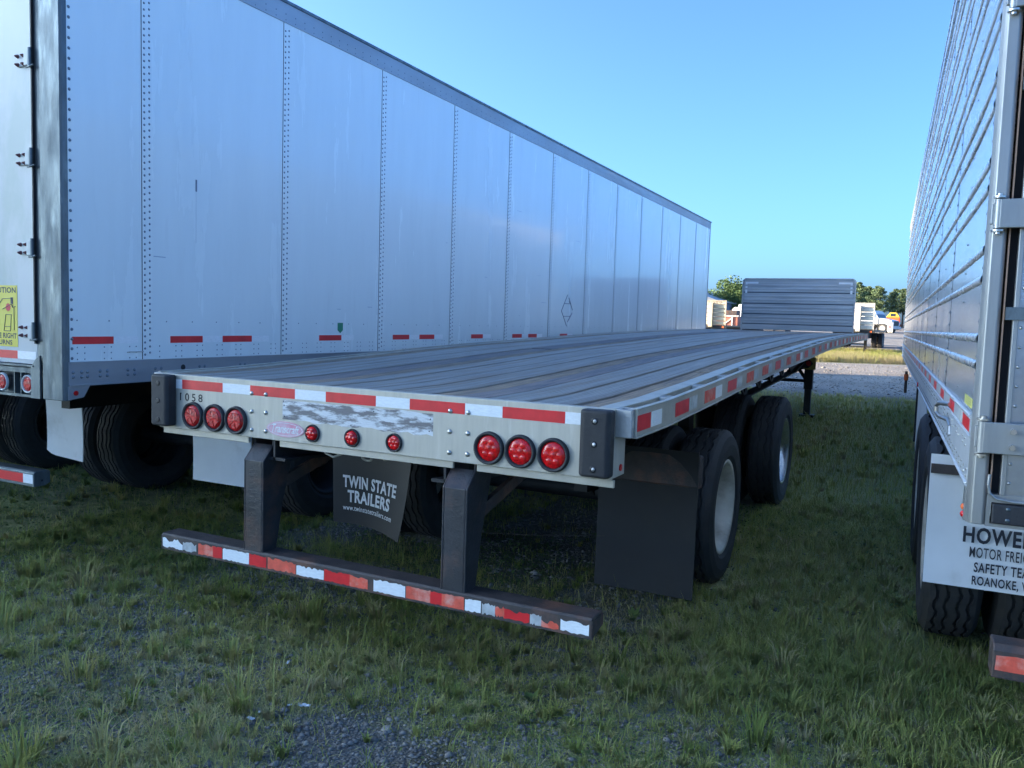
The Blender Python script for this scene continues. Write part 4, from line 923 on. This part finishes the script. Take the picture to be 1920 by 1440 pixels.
# ------------------------------------------------------------------ trees
def crown_pts(n, kind):
    if kind == 'pine':
        nc = 17; hz = np.linspace(4.0, 9.6, nc); R_ = 1.9*np.clip(1-((hz-5.8)/4.6)**2, .12, 1); an = np.arange(nc)*2.4
        rr = R_*rng.uniform(.35, .95, nc); cs = np.stack([rr*np.cos(an), rr*np.sin(an), hz+rng.normal(0, .2, nc)], 1); i = rng.integers(0, nc, n)
        d_ = rng.normal(size=(n, 3)); d_ /= np.linalg.norm(d_, axis=1)[:, None]
        return cs[i]+d_*np.array([1, 1, .55])*((.5+.5*rng.random(n))*(R_*.62+.25)[i])[:, None]
    cs = rng.normal(size=(11, 3))*np.array([1.5, 1.5, 1.3])+np.array([0, 0, 5.6]); i = rng.integers(0, 11, n)
    d_ = rng.normal(size=(n, 3)); d_ /= np.linalg.norm(d_, axis=1)[:, None]; rr = (.65+.35*rng.random(n))*rng.uniform(1.1, 1.9, 11)[i]
    return cs[i]+d_*rr[:, None]
def tree_mesh(kind, seed):
    n = 2600 if kind == 'pine' else 3200; P = crown_pts(n, kind); s = rng.uniform(.12, .26, n)
    a = rng.normal(size=(n, 3)); a /= np.linalg.norm(a, axis=1)[:, None]; b = np.cross(a, rng.normal(size=(n, 3))); b /= np.linalg.norm(b, axis=1)[:, None]
    V = np.stack([P-a*s[:, None], P+b*s[:, None]*.7, P+a*s[:, None], P-b*s[:, None]*.7], 1)
    c = poly_cloud('crown', V, [(0, 1, 2, 3)], np.clip(vnoise(P[:, 0]+P[:, 2]*.7, P[:, 1]+seed*9, 1.1)*.8+rng.random(n)*.3, 0, 1), PINEM if kind == 'pine' else DECIM)
    g = MB().cyl((0, 0, -.3), (0, 0, 5.0), .2, .12, n=8); g.cyl((0, 0, 5), (.1, .1, 8.2 if kind == 'pine' else 6), .12, .04, n=6)
    for k in range(7):
        z = 2.8+k*.6; t_ = k*2.4; g.cyl((0, 0, z), (1.1*math.cos(t_), 1.1*math.sin(t_), z+.5), .06, .02, n=5)
    tk = g.build('trunk', BARK); return c, tk
pro = {'pine': [tree_mesh('pine', k) for k in range(3)], 'leaf': [tree_mesh('leaf', k+5) for k in range(3)]}
usedm = set()
def plant(kind, x, y, s, label, group):
    k = random.randrange(3); c, tk = pro[kind][k]
    t_ = empty('pine_tree' if kind == 'pine' else 'broadleaf_tree', (x, y, gz(y)-.1), random.random()*6, label=label, category='tree', group=group); t_.scale = (s*random.uniform(.95, 1.15), s*random.uniform(.95, 1.15), s)
    for o in (c, tk):
        if (kind, k, o.name) in usedm: q = share(o, t_)
        else: o.parent = t_; usedm.add((kind, k, o.name))
x = -34.0
for k in range(36):
    plant('pine', x, 165+random.uniform(-6, 8), random.uniform(.74, .90), 'pine in the distant tree line behind the parked trucks', 'pines of the distant tree line'); x += random.uniform(1.5, 2.3)
x = -66.0
for k in range(23):
    plant('leaf', x, 150+random.uniform(-5, 10), random.uniform(.66, .8)*(1.0 if x < -32 else 1.3), 'broadleaf tree in the distant wood above the grey shed', 'broadleaf trees of the distant wood'); x += random.uniform(1.3, 2.1)
for k in range(19):
    plant('leaf', -62+k*2.0+random.uniform(-1, 1), 143+random.uniform(-2, 2), random.uniform(.55, .7), 'low broadleaf tree at the front edge of the distant wood', 'low trees along the front of the wood')

# ------------------------------------------------------------------ grass, ground cover, stones
def occupied(x, y): return np.zeros(len(x), bool)
def scatter(n, x0, x1, y0, y1, dens):
    x = rng.uniform(x0, x1, n); y = rng.uniform(y0, y1, n); k = rng.random(n) < dens(x, y); return x[k], y[k]
def tufty(x, y, amt, sp=.035):
    """pull blades towards tuft centres"""
    cx = np.round(x/.11)*.11+(_perm[(np.round(x/.11).astype(int)) % 256, (np.round(y/.11).astype(int)) % 256]-.5)*.08
    cy = np.round(y/.11)*.11+(_perm[(np.round(y/.11).astype(int)) % 256, (np.round(x/.11).astype(int)) % 256]-.5)*.08
    k = rng.random(len(x)) < amt
    return np.where(k, cx+rng.normal(0, sp*.5, len(x)), x), np.where(k, cy+rng.normal(0, sp*.5, len(x)), y)
def tints(x, y, base=.3, amp=.55):
    return np.clip(base+amp*(fbm(x+3, y-7, .8)-.5)*1.6+rng.normal(0, .10, len(x))+(rng.random(len(x)) < .06)*.45, 0, 1)
def tyre_mask(x, y):
    k = np.ones(len(x), bool)
    for (wx0, wx1, wy) in [(.62, 1.34, 2.24), (.62, 1.34, 4.75), (-1.34, -.62, 2.24), (-1.34, -.62, 4.75), (2.46, 3.2, 2.1), (2.4, 3.2, 3.5)]:
        k &= ~((x > wx0) & (x < wx1) & (np.abs(y-wy) < .28))
    return k
sets = []
def add_grass(n, x0, x1, y0, y1, dens, hm, hs, wm, base=.3, lean=.6, tuft=.5, name='grass', amp=.55):
    x, y = scatter(n, x0, x1, y0, y1, dens); x, y = tufty(x, y, tuft); k = tyre_mask(x, y); x, y = x[k], y[k]
    hh = np.clip(rng.normal(hm, hs, len(x)), hm*.25, hm*2.4)*(.65+.7*fbm(x, y, 1.7)); V, F = blades(x, y, hh, rng.uniform(.6, 1.3, len(x))*wm, None, lean)
    sets.append((V, tints(x, y, base, amp)))
one = lambda x, y: np.ones(len(x))
add_grass(190000, -3.4, 3.6, -2.0, 1.6, gdens, .040, .022, .0034, base=.50, lean=1.1, tuft=.55, amp=.9)
add_grass(8000, -3.4, 3.6, -2.0, 1.6, gdens, .12, .045, .0048, base=.36, lean=.6, tuft=.85, amp=.8)
add_grass(15000, -9, -1.9, .2, 4.5, lambda x, y: np.full(len(x), .8), .06, .03, .005, base=.42)
add_grass(60000, 1.2, 3.4, .3, 5, gdens, .055, .03, .0045, base=.50, lean=.7, amp=.3)
add_grass(32000, -2.2, 1.3, 1.4, 6, gdens, .06, .03, .004, base=.38)
add_grass(50000, -4, 3.6, 5, 16.5, lambda x, y: .9*(1-lane_f(x, y)), .08, .04, .008, base=.5, amp=.35)
add_grass(52000, -13, 8, 30.5, 34.5, lambda x, y: smooth(.35, 1.2, y-.35*x-30.5), .26, .10, .016, base=.72, amp=.5, tuft=.3)
add_grass(50000, -16, 8, 34.5, 46, lambda x, y: .25+.75*(1-smooth(42, 45.5, y)), .14, .05, .03, base=.48, amp=.5, tuft=.2)
def tufts(n, x0, x1, y0, y1, dens, hm, wm, base, amp, k0=26, k1=60):
    cx, cy = scatter(n, x0, x1, y0, y1, dens); k = tyre_mask(cx, cy); cx, cy = cx[k], cy[k]
    ct = np.clip(base+amp*(rng.random(len(cx))-.5)*1.6, 0, 1); ch = hm*rng.uniform(.5, 1.35, len(cx)); cnt = rng.integers(k0, k1, len(cx)); i = np.repeat(np.arange(len(cx)), cnt); m_ = len(i)
    a = rng.random(m_)*6.283; r = np.sqrt(rng.random(m_))*.022*(ch[i]/.08); x, y = cx[i]+r*np.cos(a), cy[i]+r*np.sin(a); z = gzn(y)+relief(x, y)-.004
    h = ch[i]*rng.uniform(.45, 1.1, m_); out = np.stack([np.cos(a+rng.normal(0, .5, m_)), np.sin(a+rng.normal(0, .5, m_)), np.zeros(m_)], 1)*(h*rng.uniform(.15, .85, m_))[:, None]
    az = a+math.pi/2+rng.normal(0, .4, m_); t = np.stack([np.cos(az), np.sin(az), np.zeros(m_)], 1)*(wm*rng.uniform(.6, 1.3, m_)*.5)[:, None]; up = np.array([0, 0, 1.]); b = np.stack([x, y, z], 1)
    V = np.stack([b-t, b+t, b+out*.35-t*.8+up*h[:, None]*.6, b+out*.35+t*.8+up*h[:, None]*.6, b+out+up*h[:, None]*(.95-.35*rng.random(m_)[:, None])], 1)
    sets.append((V, np.clip(ct[i]+rng.normal(0, .07, m_), 0, 1)))
tufts(1500, -3.4, 3.6, -2.0, 1.2, lambda x, y: np.clip(gdens(x, y)*1.1+.08, 0, 1), .07, .0042, .58, .62)
tufts(110, -3.4, 3.6, -2.0, 1.0, lambda x, y: np.clip(gdens(x, y)+.1, 0, 1), .15, .0065, .5, .45, 30, 70)
tufts(520, 1.2, 3.4, .4, 5, gdens, .09, .0055, .62, .5)
tufts(500, -9, -1.8, .2, 4.5, one, .09, .007, .48, .5)
tufts(500, -2, 1.2, .6, 4.5, gdens, .08, .005, .33, .4)
tufts(700, -4, 3.4, 5, 16.5, lambda x, y: 1-lane_f(x, y), .11, .011, .62, .5, 20, 36)
# dead straw lying flat
x, y = scatter(2600, -3.2, 3.4, -1.9, 1.5, one); V, F = blades(x, y, np.full(len(x), .012), rng.uniform(.0018, .003, len(x)), None, 1)
az = rng.random(len(x))*6.283; off = np.stack([np.cos(az), np.sin(az), np.zeros(len(x))], 1)*rng.uniform(.03, .10, len(x))[:, None]; V[:, 4] = V[:, 0]+off+np.array([0, 0, .012]); V[:, 2] = V[:, 0]+off*.5+np.array([0, 0, .018]); V[:, 3] = V[:, 1]+off*.5+np.array([0, 0, .018])
sets.append((V, rng.uniform(.85, 1, len(x))))
V = np.concatenate([s_[0] for s_ in sets]); T_ = np.concatenate([s_[1] for s_ in sets])
poly_cloud('grass', V, [(0, 1, 3), (0, 3, 2), (2, 3, 4)], T_, GRASSM, kind='stuff', label='patchy green and straw coloured grass growing through the gravel', category='grass')
# low leafy ground cover: three small leaves per sprig
def cover(n, x0, x1, y0, y1, dens, s0, base):
    x, y = scatter(n, x0, x1, y0, y1, dens); k = tyre_mask(x, y); x, y = x[k], y[k]; n = len(x); z = gzn(y)+relief(x, y)+rng.uniform(.002, .035, n)
    a = rng.random(n)*6.283; s = rng.uniform(.6, 1.3, n)*s0; t = np.stack([np.cos(a), np.sin(a), rng.normal(0, .45, n)], 1)*s[:, None]; q = np.stack([-np.sin(a), np.cos(a), rng.normal(0, .3, n)], 1)*s[:, None]*.5
    P = np.stack([x, y, z], 1); V = np.stack([P, P+t*.5+q, P+t, P+t*.5-q], 1)
    return V, np.clip(base+.5*(fbm(x, y, 2)-.5)+rng.normal(0, .15, n), 0, 1)
def cd_(x, y):
    c_ = smooth(.46, .62, fbm(x-5, y+2, 1.0)); c_ = np.maximum(c_, .9*np.exp(-((x+.55)/.5)**2-((y+.95)/.4)**2)); c_ = np.maximum(c_, .9*np.exp(-((x-1.25)/.6)**2-((y+.2)/.25)**2))
    return np.clip(c_-1.1*np.exp(-((x-.45)/.5)**2-((y+.65)/.35)**2), .04, 1)
ca = [cover(80000, -3.2, 3.4, -1.9, 1.5, cd_, .011, .4), cover(40000, -2.5, 2.6, 1.4, 5, cd_, .018, .25), cover(26000, -9, -1.8, .4, 4.5, one, .02, .3)]
poly_cloud('ground_cover', np.concatenate([c_[0] for c_ in ca]), [(0, 1, 2, 3)], np.concatenate([c_[1] for c_ in ca]), COVERM, kind='stuff', label='low small-leaved weeds matting the gravel', category='weeds')
ico = np.array([(0, 0, 1), (1, 0, .1), (.2, .95, -.1), (-.85, .4, .1), (-.6, -.8, 0), (.5, -.85, .05), (0, 0, -1)], float)
icf = [(0, 1, 2), (0, 2, 3), (0, 3, 4), (0, 4, 5), (0, 5, 1), (6, 2, 1), (6, 3, 2), (6, 4, 3), (6, 5, 4), (6, 1, 5)]
def stones(n, x0, x1, y0, y1, dens, s0):
    x, y = scatter(n, x0, x1, y0, y1, dens); n = len(x); s = s0*np.exp(rng.normal(0, .42, n)); a = rng.random(n)*6.283
    V = ico[None]*(1+rng.normal(0, .2, (n, 7, 3))); V *= np.stack([s, s*rng.uniform(.6, 1, n), s*rng.uniform(.35, .6, n)], 1)[:, None]
    ca_, sa = np.cos(a)[:, None], np.sin(a)[:, None]; V = np.stack([V[..., 0]*ca_-V[..., 1]*sa, V[..., 0]*sa+V[..., 1]*ca_, V[..., 2]], 2)
    V += np.stack([x, y, gzn(y)+relief(x, y)+s*.15], 1)[:, None]; return V, np.clip(rng.normal(.42, .24, n), 0, 1)
ss = [stones(66000, -3.0, 3.2, -1.9, .9, lambda x, y: np.clip(1.15-gdens(x, y)*.8, .1, 1), .0072), stones(14000, -2.5, 3, .9, 4, lambda x, y: np.clip(1.05-gdens(x, y), .1, 1), .010), stones(5000, -3, 4, 14, 30, lambda x, y: lane_f(x, y), .018), stones(700, -2.5, 3, -1.8, .8, one, .012)]
poly_cloud('gravel', np.concatenate([c_[0] for c_ in ss]), icf, np.concatenate([c_[1] for c_ in ss]), STONEM, kind='stuff', label='loose blue-grey gravel between the grass', category='gravel')

# ------------------------------------------------------------------ single weeds and litter
def weed(x, y, s, label, nl=9, tint=.55):
    n = nl; a = np.arange(n)*2.4+rng.random(n)*.4; el = rng.uniform(.35, 1.1, n); L_ = s*rng.uniform(.7, 1.1, n); z = gz(y)+float(relief(x, y))
    d_ = np.stack([np.cos(a)*np.cos(el), np.sin(a)*np.cos(el), np.sin(el)], 1); q = np.stack([-np.sin(a), np.cos(a), np.zeros(n)], 1); P = np.array([x, y, z])+d_*0
    up = np.array([0, 0, 1.]); V = np.stack([P, P+d_*L_[:, None]*.5+q*s*.16, P+d_*L_[:, None]-up*s*.15, P+d_*L_[:, None]*.5-q*s*.16], 1)
    V -= np.array([x, y, z]); t_ = empty('weed', (x, y, z), 0, label=label, category='weed', group='single broad-leaved weeds in the gravel')
    c_ = poly_cloud('leaves', V, [(0, 1, 2), (0, 2, 3)], np.clip(rng.normal(tint, .12, n), 0, 1), COVERM); c_.parent = t_
    MB().cyl((0, 0, -.01), (0, 0, s*.4), s*.03, s*.015, n=5).build('stem', mat('green_stem', (.10, .14, .05), .6), t_)
weed(1.02, 1.25, .10, 'small bright green weed just left of the big black mudflap'); weed(1.72, .55, .09, 'yellow-green rosette weed in the grass right of the guard bar', 12, .8)
weed(2.45, 2.0, .14, 'tall leafy weed against the tyre of the polished trailer', 12, .5); weed(.12, -.2, .07, 'little green weed on bare gravel under the middle of the guard bar'); weed(.95, .05, .08, 'leafy weed below the right half of the guard bar', 10); weed(-.9, -.95, .08, 'upright pale green weed near the bottom left corner', 6, .75)
def scrap(x, y, s, label, m=PAPER, asp=1.0, rz=None, nm='paper_scrap', cat='litter', lift=.01):
    n = 6; v = []
    for i in range(n+1):
        for j in range(4): v.append(((i/n-.5)*s*asp+random.uniform(-.1, .1)*s*.3, (j/3-.5)*s*.6+random.uniform(-.1, .1)*s*.4, random.uniform(0, .35)*s))
    g = MB().add(v, [(i*4+j, (i+1)*4+j, (i+1)*4+j+1, i*4+j+1) for i in range(n) for j in range(3)]); o = g.build(nm, m)
    sd = o.modifiers.new('thickness', 'SOLIDIFY'); sd.thickness = .0012
    o.location = (x, y, gz(y)+float(relief(x, y))+lift); o.rotation_euler = (random.uniform(-.15, .15), random.uniform(-.15, .15), random.random()*6 if rz is None else rz); o['label'] = label; o['category'] = cat; return o
scrap(-.218, -.183, .022, 'crumpled white paper scrap alone on the gravel, farthest left of the litter', asp=1.2)
scrap(-.20, -.235, .014, 'tiny white chip just below the farthest left paper scrap')
scrap(.045, -.699, .026, 'curled white wrapper on gravel near the bottom of the picture', asp=1.3)
scrap(.035, -.64, .016, 'small white flake beside the curled wrapper')
scrap(.154, -.504, .034, 'long torn strip of white paper on the gravel', asp=1.6, rz=.4)
scrap(.10, -.53, .02, 'grey-white folded scrap touching the torn strip', m=WPR)
scrap(.02, -.13, .016, 'round white scrap at the foot of the guard bar grass')
scrap(-.62, -.93, .014, 'teal bit of plastic among the weeds at lower left', m=TEAL, nm='plastic_scrap')
scrap(2.42, .45, .02, 'pale curved scrap in the grass before the right-hand guard bar', asp=1.4)
f1 = scrap(-6.9, 3.15, .24, 'heap of crumpled shiny foil in the sunlit grass under the white van trailer', m=FOIL, asp=1.2, nm='foil_sheet', lift=.05); f1.rotation_euler = (.9, .2, .6)
